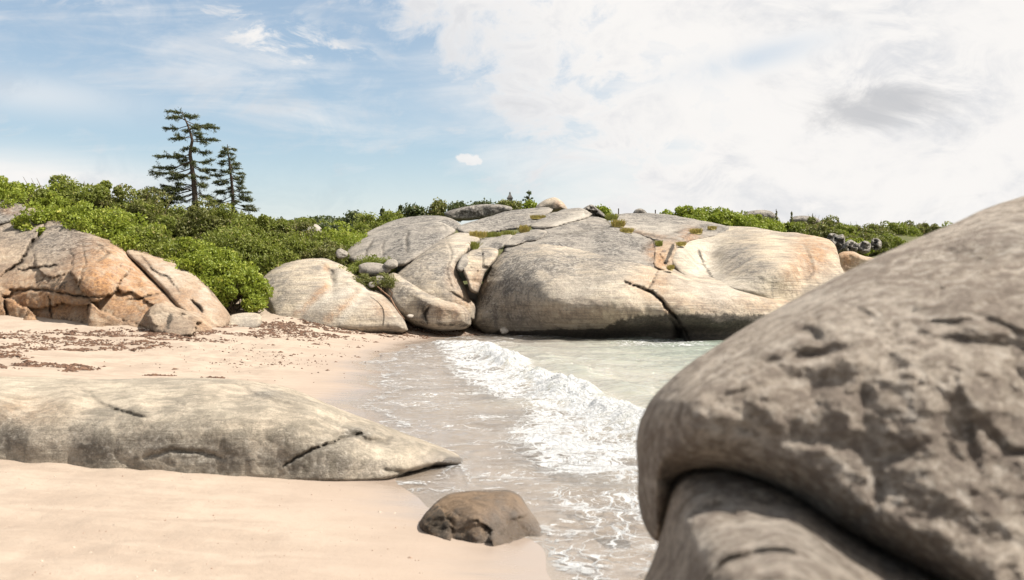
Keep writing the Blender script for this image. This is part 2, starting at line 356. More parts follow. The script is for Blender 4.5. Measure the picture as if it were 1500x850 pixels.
mx = t.n('ShaderNodeMixShader', ins={0: fr, 1: mx, 2: glo}).outputs[0]
fb = t.bump(t.m('ADD', nf2, t.m('MULTIPLY', nf, 2.0)), 1.0, 0.16)
foam = t.n('ShaderNodeBsdfPrincipled', ins={'Base Color': (0.66, 0.66, 0.655), 'Roughness': 0.7, 'Normal': fb, 'Subsurface Weight': 0.0}).outputs[0]
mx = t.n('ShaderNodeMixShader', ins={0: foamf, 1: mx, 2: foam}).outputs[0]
finish(t, mx)

def leaf_mat(name, c1, c2, c3, sss=0.35):
    m, t = new_mat(name)
    r = t.n('ShaderNodeNewGeometry').outputs['Random Per Island']
    P = t.n('ShaderNodeTexCoord').outputs['Object']
    nn = t.noise(P, 0.9, 3, 0.6)
    c = t.mix(t.ss(r, 0.1, 0.8), c1, c2); c = t.mix(t.ss(r, 0.86, 1.0), c, c3)
    c = t.mix(t.ss(nn, 0.42, 0.66, 0, 0.6), c, c2)
    p = t.n('ShaderNodeBsdfPrincipled', ins={'Base Color': c, 'Roughness': 0.55, 'Specular IOR Level': 0.3}).outputs[0]
    tl = t.n('ShaderNodeBsdfTranslucent', ins={'Color': t.mix(0.5, c, (0.22, 0.28, 0.03))}).outputs[0]
    finish(t, t.n('ShaderNodeMixShader', ins={0: sss, 1: p, 2: tl}).outputs[0]); return m
M_rose = leaf_mat('rose_leaves', (0.29, 0.325, 0.04), (0.18, 0.225, 0.028), (0.40, 0.38, 0.08))
M_shrub = leaf_mat('shrub_leaves', (0.235, 0.255, 0.05), (0.14, 0.165, 0.032), (0.32, 0.27, 0.09))
M_olive = leaf_mat('olive_leaves', (0.20, 0.20, 0.06), (0.125, 0.13, 0.04), (0.26, 0.19, 0.085), 0.25)
M_pine = leaf_mat('pine_needles', (0.075, 0.088, 0.03), (0.05, 0.062, 0.022), (0.13, 0.115, 0.045), 0.15)
M_fwood = leaf_mat('far_wood', (0.085, 0.105, 0.042), (0.06, 0.078, 0.032), (0.14, 0.125, 0.055), 0.15)
M_grass = leaf_mat('dry_grass', (0.42, 0.29, 0.09), (0.30, 0.24, 0.07), (0.20, 0.22, 0.05), 0.3)
M_moss = leaf_mat('green_grass', (0.24, 0.23, 0.05), (0.17, 0.18, 0.04), (0.42, 0.32, 0.10), 0.3)
def plain(name, c1, c2, sc=20, rough=0.9, spec=0.2):
    m, t = new_mat(name); P = t.n('ShaderNodeTexCoord').outputs['Object']
    n = t.noise(P, sc, 5, 0.65)
    b = t.n('ShaderNodeBsdfPrincipled', ins={'Base Color': t.mix(t.ss(n, 0.35, 0.65), c1, c2), 'Roughness': rough, 'Specular IOR Level': spec, 'Normal': t.bump(n, 0.5, 0.02)})
    finish(t, b.outputs[0]); return m
M_bark = plain('bark', (0.10, 0.075, 0.055), (0.055, 0.042, 0.034))
M_twig = plain('twig', (0.17, 0.13, 0.09), (0.10, 0.075, 0.05))
M_weed = plain('seaweed', (0.15, 0.085, 0.052), (0.07, 0.04, 0.027), 14, 0.7)
M_shell = plain('shell_bits', (0.45, 0.38, 0.31), (0.20, 0.12, 0.08), 3, 0.8)
M_stone = plain('stone_wall', (0.16, 0.15, 0.14), (0.10, 0.095, 0.09), 3)
M_drift = plain('driftwood', (0.22, 0.13, 0.08), (0.14, 0.08, 0.05), 8)

# ------------------------------------------------------------------ ground and sea
gxs = axis([(-420, -60, 24), (-60, -26, 2.0), (-26, -8, .22), (-8, 2.4, .055), (2.4, 14, .3), (14, 70, 2.0), (70, 420, 25)])
gys = axis([(-8, 3, .5), (3, 14, .05), (14, 24, .09), (24, 46, .16), (46, 140, 1.5), (140, 1500, 40)])
def ground_z(x, y):
    z = gz(x, y); s = shore_s(x, y)
    near = (y < 60)
    P3 = np.stack([x, y, 0*x], -1)
    dry_ = smooth(s, 0.8, 3.5)
    z = z + near*dry_*(0.045*fbm(P3*0.9, 3, 5) + 0.018*fbm(P3*4.5, 3, 9)) + near*0.012*fbm(P3*0.6, 2, 15) + near*smooth(s, .4, 1.5)*0.010*fbm(P3*np.array([2.0, 3.2, 1]), 4, 19)
    # trampled strip below the rocks
    tr_ = smooth(y, 16, 21)*(1-smooth(y, 30, 36))*dry_
    z = z + tr_*0.05*fbm(P3*3.0, 3, 21)
    return z
V, Fq = grid(gxs, gys, ground_z)
s_ = shore_s(V[:, 0], V[:, 1])
soil = smooth(V[:, 2], 1.35, 1.75)*smooth(s_, 3, 6)
soil = np.maximum(soil, smooth(V[:, 1], 40, 46))
ground = mesh_obj('sand_ground', V, Fq, M_ground, attrs={'shore': s_, 'soil': soil}); tag(ground, kind='structure')

crest = np.array([sea_pt(u, v) for u, v in [(668, 503), (705, 512), (735, 530), (765, 545), (800, 562), (850, 590), (900, 612), (935, 628), (1010, 655)]])
crest2 = np.array([sea_pt(u, v) for u, v in [(720, 503), (760, 512), (800, 530), (870, 560), (960, 590), (1020, 605)]])
foam_polys = [([(625, 498), (700, 500), (745, 520), (800, 548), (870, 585), (940, 615), (1010, 640), (1010, 720), (940, 715), (850, 712), (790, 695), (740, 665), (715, 640), (760, 610), (745, 590), (690, 575), (650, 545), (640, 520)], 0.76, .6),
              ([(760, 715), (840, 712), (1000, 720), (1000, 860), (930, 870), (840, 800), (800, 760)], 0.42, .6),
              ([(560, 510), (625, 500), (660, 560), (700, 600), (660, 640), (560, 620), (590, 575), (560, 545)], 0.10, .4),
              ([(640, 672), (690, 668), (720, 700), (700, 725), (640, 700)], 0.25, .3),
              ([(790, 800), (900, 800), (900, 900), (840, 900)], 0.55, .3),
              ([(880, 500), (1040, 495), (1060, 510), (900, 512)], 0.30, .8)]
sxs = axis([(-5, 5.0, .045), (5, 16, .2), (16, 60, 2.0), (60, 900, 30)])
sys_ = axis([(-60, 3, 3), (3, 12, .045), (12, 22, .055), (22, 42, .09), (42, 80, 2.0), (80, 400, 20)])
def sea_z(x, y):
    P2 = np.stack([x, y], -1); P3 = np.stack([x, y, 0*x], -1)
    s = -shore_s(x, y)
    z = 0.02+0*x
    near = (x < 20) & (y < 46) & (y > 0)
    dc, pc = seg_dist(P2[near], crest)
    amp = np.sin(np.clip(pc, 0, 1)*math.pi)**0.5
    gp = 1-0.8*np.exp(-((pc-.40)/.06)**2)
    h = 0.25*gp*amp*np.exp(-(dc/0.40)**2)*(1+0.8*fbm(P3[near]*2.1, 3, 31))
    h = h + 0.10*amp*np.exp(-(dc/0.30)**2)*fbm(P3[near]*9, 3, 33)
    d2, p2 = seg_dist(P2[near], crest2); h = h + 0.10*np.sin(np.clip(p2, 0, 1)*math.pi)**.5*np.exp(-(d2/0.5)**2)
    z[near] = z[near]+h
    k = smooth(s, 0.3, 2.5)
    z = z + near*(1-k)*smooth(s, -0.1, 0.5)*0.014*np.sin(y*9+3*fbm(P3*0.8, 2, 52)*3+x*.8)
    z = z + k*(0.030*np.sin(x*1.3-y*1.9+fbm(P3*0.4, 2, 3)*3)+0.07*fbm(P3*np.array([0.9, 1.8, 1]), 5, 41, .6))
    z = z + near*smooth(s, -0.3, 0.4)*0.010*fbm(P3*5, 2, 44)
    return z
V, Fq = grid(sxs, sys_, sea_z)
x, y = V[:, 0], V[:, 1]; P2 = V[:, :2]; s_ = -shore_s(x, y)
foam_a = np.zeros(len(V)); near = (x < 12) & (y < 44) & (y > 2)
for poly, amt, fe in foam_polys:
    L = np.array([sea_pt(u, v) for u, v in poly]); dd, _ = seg_dist(P2[near], L, True); ins_ = inside(P2[near], L)
    f_ = amt*smooth(np.where(ins_, dd, -dd), -0.12, fe); foam_a[near] = np.maximum(foam_a[near], f_)
dc, pc = seg_dist(P2[near], crest)
brk = np.zeros(len(V)); gap = 1-0.85*np.exp(-((pc-.40)/.06)**2); brk[near] = gap*np.sin(np.clip(pc, 0, 1)*math.pi)**0.35*np.exp(-(dc/0.5)**2)*(0.85+0.5*fbm(np.c_[P2[near]*1.3, 0*dc], 3, 87))
edge_f = np.exp(-((s_-0.05)/0.10)**2)*0.25*(y > 5)
foam_a = np.maximum(foam_a, edge_f)
depth = V[:, 2]-gz(x, y)
keep = depth > -0.6
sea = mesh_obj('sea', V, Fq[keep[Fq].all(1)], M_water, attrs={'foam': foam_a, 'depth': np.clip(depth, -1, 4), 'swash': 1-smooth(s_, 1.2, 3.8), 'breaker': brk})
tag(sea, kind='structure')

# ------------------------------------------------------------------ rocks
def tps(ctrl):
    c = np.asarray(ctrl, float); X = c[:, :2]/100; n = len(X)
    def U(A, B):
        r2 = ((A[:, None]-B[None])**2).sum(2); return 0.5*r2*np.log(r2+1e-9)
    K = U(X, X)+np.eye(n)*0.02; Pm_ = np.hstack([np.ones((n, 1)), X])
    A = np.block([[K, Pm_], [Pm_.T, np.zeros((3, 3))]]); sol = np.linalg.solve(A, np.r_[c[:, 2], 0, 0, 0])
    lo, hi = c[:, 2].min()-1.0, c[:, 2].max()+1.5
    def f(P):
        Q = np.asarray(P, float)/100
        r = U(Q, X)@sol[:n]+sol[n]+Q@sol[n+1:]
        return np.clip(r, lo, hi)
    return f
def chaikin(L, n=2):
    L = np.asarray(L, float)
    for _ in range(n):
        N = np.roll(L, -1, 0); L = np.stack([L*.78+N*.22, L*.22+N*.78], 1).reshape(-1, 2)
    return L
def rock(name, outline, dfun, mat, label, cat='rock', step=3.0, ew=10, er=0.5, thick=2.0, off=0.0, cracks=(), stains_shade={}, amp=(0.13, 0.06), fq=(0.7, 3.0), facets=0, fac_amp=0.3, bulge=None, seed=0, group=None, dents=(), sil=1.2, nch=2, wz=None):
    if name in ('granite_slab', 'granite_plateau', 'fallen_block', 'granite_ledge', 'split_rock', 'rubble_stone'): nch = 1; er *= .8; ew *= .75; sil = max(sil, 2.4)
    elif name in ('granite_boulder', 'granite_dome', 'granite_saddle', 'rusty_outcrop', 'sloping_slab'): sil = max(sil, 2.0)
    L = chaikin(outline, nch)
    # resample
    seg = np.linalg.norm(np.roll(L, -1, 0)-L, axis=1); R = []
    for i in range(len(L)):
        k = max(1, int(seg[i]/step)); a, b = L[i], L[(i+1) % len(L)]
        for j in range(k): R.append(a+(b-a)*j/k)
    L = np.array(R)
    cen = L.mean(0); ext = np.ptp(L, 0).max()
    nrm = L-cen; nrm /= (np.linalg.norm(nrm, axis=1)[:, None]+1e-9)
    nn = fbm(np.c_[L/ (14*step), np.zeros(len(L))+seed], 4, 61+seed)
    L = L+nrm*(nn*sil*step*0.6)[:, None]
    lo, hi = L.min(0), L.max(0)
    gx, gy = np.meshgrid(np.arange(lo[0], hi[0], step), np.arange(lo[1], hi[1], step))
    r_ = np.random.default_rng(100+seed)
    Pn = np.stack([gx.ravel(), gy.ravel()], -1)+r_.uniform(-.22, .22, (gx.size, 2))*step
    ok = inside(Pn, L); Pn = Pn[ok]; dd, _ = seg_dist(Pn, L, True); Pn = Pn[dd > step*.55]
    nL = len(L); allp = np.vstack([L, Pn])
    vo, _, fo_, ov, _, _ = delaunay_2d_cdt([Vector(p) for p in allp], [], [list(range(nL))], 1, 1e-4)
    UV = np.array([tuple(p) for p in vo]); T = np.array([f for f in fo_ if len(f) == 3])
    dist, _ = seg_dist(UV, L, True)
    t_ = np.clip(dist/ew, 0, 1); rec = er*(1-np.sqrt(np.clip(1-(1-t_)**2, 0, 1)))
    D = dfun(UV)+off
    Dedge = D+er
    Df = D+rec
    if bulge:   # extra swelling (px centre, px radii, metres)
        for (bu, bv, ru, rv, am) in bulge: Df = Df-am*np.exp(-((UV[:, 0]-bu)/ru)**2-((UV[:, 1]-bv)/rv)**2)
    P0 = Pw(UV[:, 0], UV[:, 1], D)
    Df = Df+amp[0]*fbm(P0*fq[0], 4, 71+seed)*np.clip(dist/ew+.2, 0, 1)+amp[1]*fbm(P0*fq[1]*np.array([1, 1, 1.6]), 6, 77+seed, 0.62)
    ridg = 1-np.abs(fbm(P0*fq[0]*1.6, 3, 93+seed)); Df = Df+amp[0]*0.8*np.maximum(ridg-0.86, 0)*4*0.4
    if facets:
        cs = r_.uniform(lo, hi, (facets, 2)); tl = r_.normal(0, 1, (facets, 3))
        Q = UV+np.stack([fbm(np.c_[UV/22, 0*UV[:, 0]], 3, 5), fbm(np.c_[UV/22, 0*UV[:, 0]], 3, 8)], -1)*(0.16*np.sqrt((hi-lo).prod()/facets))
        d_ = np.sqrt(((Q[:, None]-cs[None])**2*np.array([.7, 1.9])).sum(2)); k1 = d_.argmin(1)
        S = np.sqrt((hi-lo).prod()/facets)
        pl = tl[k1, 0]*0.5+(tl[k1, 1:]*(Q-cs[k1])/S).sum(1)*0.8
        fmask = np.ones(len(UV))
        if 'facet' in stains_shade:
            fmask = np.zeros(len(UV))
            for (bu, bv, ru, rv, am) in stains_shade['facet']: fmask = np.maximum(fmask, am*np.exp(-((UV[:, 0]-bu)/ru)**4-((UV[:, 1]-bv)/rv)**4))
        Df = Df+fac_amp*pl*fmask*np.clip(dist/ew, 0, 1)
        ds = np.sort(d_, 1); fe = np.exp(-((ds[:, 1]-ds[:, 0])/(step*1.2))**2)*fmask; Df = Df+fe*fac_amp*0.16
    crk = np.zeros(len(UV))
    for L2, wd, cd in cracks:
        L2 = np.asarray(L2, float)
        Q = UV+np.stack([fbm(np.c_[UV/9, 0*UV[:, 0]], 3, 15), fbm(np.c_[UV/9, 0*UV[:, 0]], 3, 18)], -1)*3.0
        q, par = seg_dist(Q, L2); tp = np.sin(np.clip(par*.94+.03, 0, 1)*math.pi)**0.4
        g_ = np.exp(-(q/(wd*(0.4+0.6*tp)))**2)*tp; Df = Df+cd*g_; crk = np.maximum(crk, g_*np.clip(cd/0.25, 0, 1))
    for (bu, bv, ru, rv, am) in dents: Df = Df+am*np.exp(-((UV[:, 0]-bu)/ru)**2-((UV[:, 1]-bv)/rv)**2)
    Df = np.where(dist < 0.01, Dedge, np.minimum(Df, Dedge+0.6))
    tb = np.clip(dist/(0.4*min(np.ptp(L, 0))), 0, 1); Db = Dedge+thick*np.sqrt(1-(1-tb)**2)
    n = len(UV); bnd = dist < 0.01
    Vf = Pw(UV[:, 0], UV[:, 1], Df)
    a, b_2, c_ = Vf[T[:, 0]], Vf[T[:, 1]], Vf[T[:, 2]]
    cr = np.cross(b_2-a, c_-a); view = a-np.array([0, 0, H])
    flip = (cr*view).sum(1) > 0; T[flip] = T[flip][:, ::-1]
    idx = np.arange(n); bi = np.where(bnd, idx, -1); inn = np.where(~bnd)[0]; bi[inn] = n+np.arange(len(inn))
    Vb = Pw(UV[inn, 0], UV[inn, 1], np.maximum(Db[inn], Df[inn]+0.05))
    Tb = bi[T][:, ::-1]; okb = ~(bnd[T].all(1)); Tb = Tb[okb]
    V = np.vstack([Vf, Vb]); Fc = np.vstack([T, Tb]); ex = lambda a_: np.concatenate([a_, a_[inn]])
    at = {'crack': ex(crk)}
    for key in ('orange', 'dark', 'pale', 'grey', 'wet'):
        q = np.zeros(n)
        for st in stains_shade.get(key, ()):  # real stains, on some rocks also painted shade and glitter
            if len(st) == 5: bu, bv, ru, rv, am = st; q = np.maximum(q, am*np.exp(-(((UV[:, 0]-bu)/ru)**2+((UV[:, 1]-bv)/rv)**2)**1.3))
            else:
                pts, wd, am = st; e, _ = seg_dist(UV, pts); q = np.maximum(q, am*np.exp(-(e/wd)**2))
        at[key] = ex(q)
    if wz is not None:   # tide mark by real height above the water
        hz, amt = wz; zz = V[:, 2]+0.10*fbm(V*1.2, 3, 5)
        at['dark'] = np.maximum(at['dark'], amt*(1-smooth(zz, hz*0.55, hz)))
    base = np.array([V[:, 0].mean(), V[:, 1].mean(), max(V[:, 2].min(), 0)])
    o = mesh_obj(name, V, Fc, mat, base, attrs=at); tag(o, label, cat, group); return o

# shared depth map of the granite massif on the far shore
massif = tps([(690, 470, 33.6), (740, 488, 33.8), (800, 495, 32.6), (900, 498, 31.6), (1000, 500, 30.8), (1100, 500, 30.6), (1250, 500, 31),
  (800, 440, 31.9), (900, 440, 31.0), (1000, 440, 30.7), (1100, 445, 31.2), (700, 430, 34.2), (722, 400, 34.6),
  (760, 375, 35.0), (850, 395, 33.3), (950, 405, 32.6), (1050, 412, 32.6), (1150, 432, 32.4),
  (800, 345, 38.0), (900, 352, 37.0), (960, 372, 35.2), (865, 320, 43), (1000, 350, 38),
  (700, 318, 45), (780, 306, 47), (930, 318, 45), (1000, 318, 45), (1050, 336, 41), (1150, 348, 38), (1225, 352, 37.5), (1220, 400, 34.0), (1100, 385, 34.2), (1150, 390, 33.6), (1030, 385, 36.0),
  (600, 462, 33.0), (580, 420, 33.8), (640, 440, 32.8), (640, 375, 35.5), (690, 348, 38.5), (560, 372, 37), (520, 365, 39), (600, 335, 41), (660, 328, 42), (600, 318, 46), (500, 400, 36.5), (680, 430, 33.3)])

TL = 520  # hidden skirt row
rock('granite_dome', [(688, 480), (694, 452), (703, 424), (722, 384), (744, 356), (775, 350), (812, 351), (860, 362), (915, 374), (968, 388), (1010, 400), (1060, 408), (1110, 420), (1150, 428), (1200, 436), (1260, 445), (1290, 480), (1290, 530), (1100, 530), (900, 528), (760, 515)],
     massif, M_gran, 'biggest smooth beige granite dome rising from the water, black tide band at its foot', step=2.2, ew=26, er=1.5, thick=5, seed=1, amp=(0.22, 0.075), fq=(0.35, 1.6), 
     cracks=[([(915, 412), (940, 424), (955, 430), (972, 444), (985, 460), (1003, 480), (1010, 500)], 1.9, 0.55), ([(966, 392), (960, 405), (953, 420), (950, 430)], 1.3, 0.28), ([(985, 468), (992, 482), (1000, 505)], 6, 0.8), ([(1170, 432), (1120, 428), (1090, 424)], 1.3, 0.1), ([(745, 360), (790, 356), (850, 364), (900, 374)], 1.1, .10), ([(1010, 402), (1060, 412), (1120, 424)], 1.0, .07), ([(700, 450), (712, 420), (730, 390)], 1.2, .10)],
     stains_shade={'orange': [(958, 418, 26, 26, .55), ([(925, 415), (960, 432), (985, 458)], 9, .6), (1130, 440, 90, 22, .28), (1000, 445, 60, 30, .25), (880, 455, 110, 18, .22)],
             'grey': [(760, 405, 42, 50, 1.15), (815, 385, 80, 20, .9), (715, 440, 20, 30, 1.0), (890, 390, 50, 14, .8), (760, 462, 60, 10, .6)],
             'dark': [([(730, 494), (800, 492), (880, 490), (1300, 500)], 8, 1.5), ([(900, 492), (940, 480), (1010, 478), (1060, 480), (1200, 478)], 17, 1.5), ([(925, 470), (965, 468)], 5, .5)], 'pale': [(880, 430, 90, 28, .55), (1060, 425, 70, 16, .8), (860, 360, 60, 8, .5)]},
     bulge=[(850, 450, 110, 40, .5)], dents=[(1010, 486, 120, 11, .8), (860, 496, 160, 8, .5), (925, 478, 20, 8, -.2), (985, 474, 12, 8, -.25), (1050, 478, 16, 7, -.2)])
rock('granite_slab', [(742, 350), (762, 340), (800, 334), (835, 324), (862, 316), (880, 318), (905, 330), (945, 346), (975, 356), (990, 372), (984, 400), (930, 395), (850, 380), (780, 370), (735, 375)],
     massif, M_granl, 'rough grey lichen-covered slab lying directly above the biggest beige dome', step=2.2, ew=9, er=0.9, thick=3, off=0.5, seed=2, amp=(0.18, 0.05),
     cracks=[([(800, 352), (870, 336), (905, 332)], 1.4, 0.18), ([(750, 348), (800, 342), (850, 344), (930, 364)], 1.2, .14), ([(890, 322), (880, 340), (884, 356)], 1.1, .12), ([(955, 350), (965, 366), (952, 382)], 1.8, 0.25), ([(858, 318), (862, 328), (866, 340)], 1.2, .15)],
     stains_shade={'grey': [(900, 352, 55, 18, 1), (830, 345, 60, 12, .7)], 'dark': [([(940, 368), (960, 350)], 4, .5)], 'orange': [(960, 368, 14, 16, .7)]})
rock('split_rock', [(956, 352), (975, 352), (992, 354), (990, 370), (984, 384), (984, 398), (970, 396), (955, 390), (960, 370)],
     massif, M_rust, 'fractured rust-orange block wedged in the notch above the crack of the big dome', step=1.8, ew=4, er=0.4, thick=2, off=0.2, seed=3, facets=12, fac_amp=0.28,
     stains_shade={'orange': [(968, 382, 13, 20, .75)], 'grey': [(1003, 385, 14, 16, 1)], 'dark': [([(986, 360), (975, 385)], 3, .9)]})
rock('granite_plateau', [(893, 318), (905, 313), (960, 312), (1010, 320), (1052, 328), (1075, 334), (1060, 345), (1010, 356), (985, 362), (950, 350), (915, 338), (900, 328)],
     massif, M_granl, 'flat-topped grey granite plateau left of the bright green bush on the skyline', step=2.2, ew=8, er=0.8, thick=3, off=0.3, seed=4,
     cracks=[([(900, 336), (940, 343), (998, 354)], 1.6, .3), ([(1000, 352), (1012, 338), (1030, 330)], 1.8, .2), ([(985, 342), (1005, 336)], 1.2, .15)],
     stains_shade={'grey': [(950, 322, 60, 12, .7)], 'orange': [(1010, 345, 16, 12, .6), ([(915, 337), (998, 354)], 4, .5)], 'pale': [(960, 335, 40, 8, .4)]})
rock('granite_saddle', [(985, 362), (1010, 352), (1020, 335), (1048, 330), (1100, 332), (1150, 340), (1212, 348), (1222, 356), (1229, 372), (1232, 400), (1300, 440), (1250, 470), (1150, 455), (1080, 430), (1020, 420), (990, 400), (980, 380)],
     massif, M_gran, 'smooth cream granite shoulder with a polished pale chute, right of the biggest dome', step=2.2, ew=12, er=1.0, thick=4, off=0.25, seed=5, amp=(0.15, 0.06), fq=(0.4, 1.6),
     bulge=[(1130, 385, 50, 35, 1.3), (1200, 362, 26, 16, .5)], dents=[(1040, 386, 26, 30, 1.5), (1178, 395, 10, 30, .3)],
     cracks=[([(1178, 362), (1188, 378), (1190, 400), (1180, 415)], 1.8, .12)],
     stains_shade={'pale': [(1035, 380, 32, 42, 1.0), (1075, 415, 60, 14, .8), (1000, 362, 18, 14, .7)], 'orange': [(1190, 372, 30, 34, .75), (1165, 400, 20, 24, .5), (1215, 365, 14, 20, .5)], 'grey': [(1080, 375, 24, 16, .8), (1110, 395, 30, 14, .6), ([(1026, 368), (1032, 385), (1043, 402)], 6, 1.0)], 'dark': [([(1024, 368), (1030, 386), (1043, 406)], 4, .55)]})
rock('granite_slab', [(668, 332), (690, 325), (720, 317), (755, 308), (800, 303), (812, 308), (790, 322), (782, 332), (740, 340), (700, 344), (672, 342)],
     massif, M_granl, 'long low grey slab at the top of the outcrop, left of the wedge-shaped slab', step=2.2, ew=7, er=0.8, thick=3, off=.6, seed=6, stains_shade={'grey': [(730, 325, 60, 20, .9)]})
rock('granite_slab', [(774, 330), (790, 320), (815, 308), (845, 304), (856, 306), (870, 316), (830, 330), (790, 338), (778, 336)],
     massif, M_granl, 'wedge-shaped grey slab with a pale fluted lower edge below the rounded summit stone', step=1.8, ew=5, er=0.7, thick=3, off=.2, seed=7,
     cracks=[([(855, 308), (866, 318)], 1.2, .2)], stains_shade={'pale': [([(815, 330), (862, 312)], 5, .8)], 'dark': [([(778, 334), (808, 334)], 3, .8)], 'grey': [(810, 318, 30, 8, .7)]})
rock('granite_slab', [(735, 362), (745, 346), (765, 340), (790, 336), (805, 340), (790, 352), (770, 356), (750, 362)],
     massif, M_granl, 'small pale grey slab between the fallen blocks and the biggest dome', step=2, ew=6, er=.5, thick=2, off=.1, seed=30, stains_shade={'grey': [(770, 345, 20, 8, .5)]})
rock('granite_slab', [(692, 362), (706, 350), (722, 344), (748, 340), (752, 348), (738, 362), (718, 372), (700, 370)],
     massif, M_granl, 'rounded grey block at the upper end of the cleft beside the biggest dome', step=2, ew=7, er=.6, thick=2, off=0.0, seed=8, stains_shade={'grey': [(720, 352, 20, 10, .6)]})
rock('fallen_block', [(676, 392), (680, 376), (692, 366), (712, 362), (730, 364), (728, 378), (712, 398), (704, 420), (700, 432), (688, 428), (684, 410)],
     massif, M_gran, 'angular tan block wedged upright in the cleft left of the biggest dome', step=1.8, ew=5, er=.6, thick=2, off=-.35, seed=9, facets=9, fac_amp=.16,
     stains_shade={'grey': [(705, 372, 16, 8, .8)], 'orange': [(698, 410, 12, 18, .4)], 'dark': [([(700, 432), (712, 402)], 3, .5)]})
rock('fallen_block', [(668, 388), (674, 376), (684, 370), (690, 378), (686, 392), (676, 400), (669, 396)],
     massif, M_granl, 'small rounded grey block tucked beside the angular tan block in the cleft', step=1.6, ew=5, er=.5, thick=1, off=-.3, seed=10)
rock('granite_boulder', [(575, 412), (582, 398), (610, 378), (640, 352), (672, 338), (700, 342), (708, 350), (690, 366), (672, 385), (668, 396), (682, 420), (688, 440), (700, 448), (696, 476), (640, 470), (600, 440)],
     massif, M_gran, 'tall sloping grey boulder with a sunlit tan right flank, left of the cleft', step=2, ew=12, er=1.3, thick=3, off=-.1, seed=11, amp=(.18, .05),
     cracks=[([(655, 425), (672, 436), (690, 446)], 1.5, .2), ([(612, 378), (640, 366), (668, 362)], 1.1, .12), ([(655, 350), (662, 372), (656, 400), (664, 425)], 1.2, .14)], dents=[(676, 408, 12, 24, .5)],
     stains_shade={'grey': [(640, 380, 30, 30, 1), (610, 400, 26, 20, .8)], 'pale': [(678, 350, 18, 14, .5), (668, 370, 12, 20, .5)], 'orange': [(680, 440, 16, 16, .45), (664, 405, 12, 20, .3)]})
rock('granite_boulder', [(560, 416), (566, 404), (578, 399), (600, 412), (622, 428), (650, 438), (680, 446), (692, 462), (690, 482), (640, 486), (606, 478), (580, 460), (564, 440)],
     massif, M_gran, 'rounded brown-grey boulder under the tall sloping boulder, resting on the sand', step=2, ew=14, er=1.2, thick=3, off=-.9, seed=12, amp=(.15, .04),
     cracks=[([(628, 448), (622, 462), (626, 474)], 2, .25)], stains_shade={'grey': [(590, 425, 20, 20, .7)], 'orange': [(655, 458, 30, 14, .35)], 'dark': [(622, 455, 10, 20, .55), ([(600, 472), (690, 478)], 4, .5)]})
rock('granite_boulder', [(503, 378), (508, 364), (530, 350), (575, 335), (610, 326), (645, 324), (660, 332), (672, 338), (650, 352), (612, 380), (590, 392), (560, 392), (520, 388)],
     massif, M_granl, 'humped grey boulder with vertical dark cracks behind the hollow of loose stones', step=2, ew=10, er=1.0, thick=3, off=.2, seed=13, amp=(.2, .05),
     cracks=[([(597, 338), (595, 355), (596, 372)], 2.0, .35), ([(548, 350), (540, 364), (534, 376)], 1.5, .3), ([(565, 352), (560, 362), (562, 380)], 1.3, .2), ([(630, 334), (650, 330), (655, 338)], 1.5, .2)],
     stains_shade={'grey': [(600, 350, 60, 18, .7)], 'dark': [([(538, 365), (535, 385)], 4, .4)], 'pale': [(650, 330, 12, 6, .5)]})
rock('granite_boulder', [(532, 345), (545, 336), (580, 322), (615, 316), (645, 316), (668, 322), (680, 332), (660, 342), (600, 350), (545, 352)],
     massif, M_granl, 'farthest long grey back of rock behind the humped cracked boulder', step=2.2, ew=7, er=.8, thick=4, off=2.5, seed=14, stains_shade={'grey': [(600, 325, 60, 12, .8)]})
rock('granite_ledge', [(650, 312), (668, 306), (700, 300), (735, 300), (752, 304), (745, 314), (700, 322), (660, 324)],
     lambda P: 52+0*P[:, 0], M_granl, 'dark weathered ledge below the shrubs on the left part of the ridge', step=2, ew=6, er=.8, thick=4, seed=15, stains_shade={'grey': [(700, 308, 70, 16, 1)], 'dark': [(700, 312, 60, 8, .45)]})
rock('summit_stone', [(782, 306), (790, 298), (800, 292), (812, 289), (820, 293), (828, 300), (834, 310), (800, 314)],
     lambda P: 50+0*P[:, 0], M_gran, 'pale peaked stone standing at the very top of the outcrop', step=1.5, ew=8, er=1.0, thick=2, seed=16, stains_shade={'orange': [(820, 300, 8, 8, .4)], 'grey': [(798, 303, 10, 6, .5)]})
rock('broken_stone', [(850, 308), (858, 302), (868, 299), (876, 306), (884, 312), (890, 320), (870, 320), (855, 314)],
     lambda P: 47+0*P[:, 0], M_granl, 'jagged broken grey stone pile right of the pale peaked summit stone', step=1.4, ew=4, er=.4, thick=1.5, seed=17, facets=10, fac_amp=.25, stains_shade={'grey': [(868, 308, 20, 12, 1)]}, sil=3)
rock('broken_stone', [(926, 314), (930, 307), (938, 304), (946, 308), (950, 316), (938, 320), (928, 320)],
     lambda P: 47+0*P[:, 0], M_granl, 'small dark boulder on the edge of the flat grey plateau, between the two thin posts', step=1.4, ew=4, er=.4, thick=1.5, seed=18, stains_shade={'grey': [(938, 308, 20, 12, 1)], 'dark': [(938, 312, 12, 8, .5)]}, sil=2)
rock('flank_rock', [(1224, 378), (1232, 369), (1250, 368), (1262, 374), (1290, 380), (1300, 410), (1240, 415), (1226, 395)],
     lambda P: 38+0*P[:, 0], M_rust, 'small orange-brown rock at the right end of the outcrop, half behind the near boulder', step=1.8, ew=6, er=.6, thick=2, seed=19, stains_shade={'orange': [(1240, 378, 20, 14, .6)]})

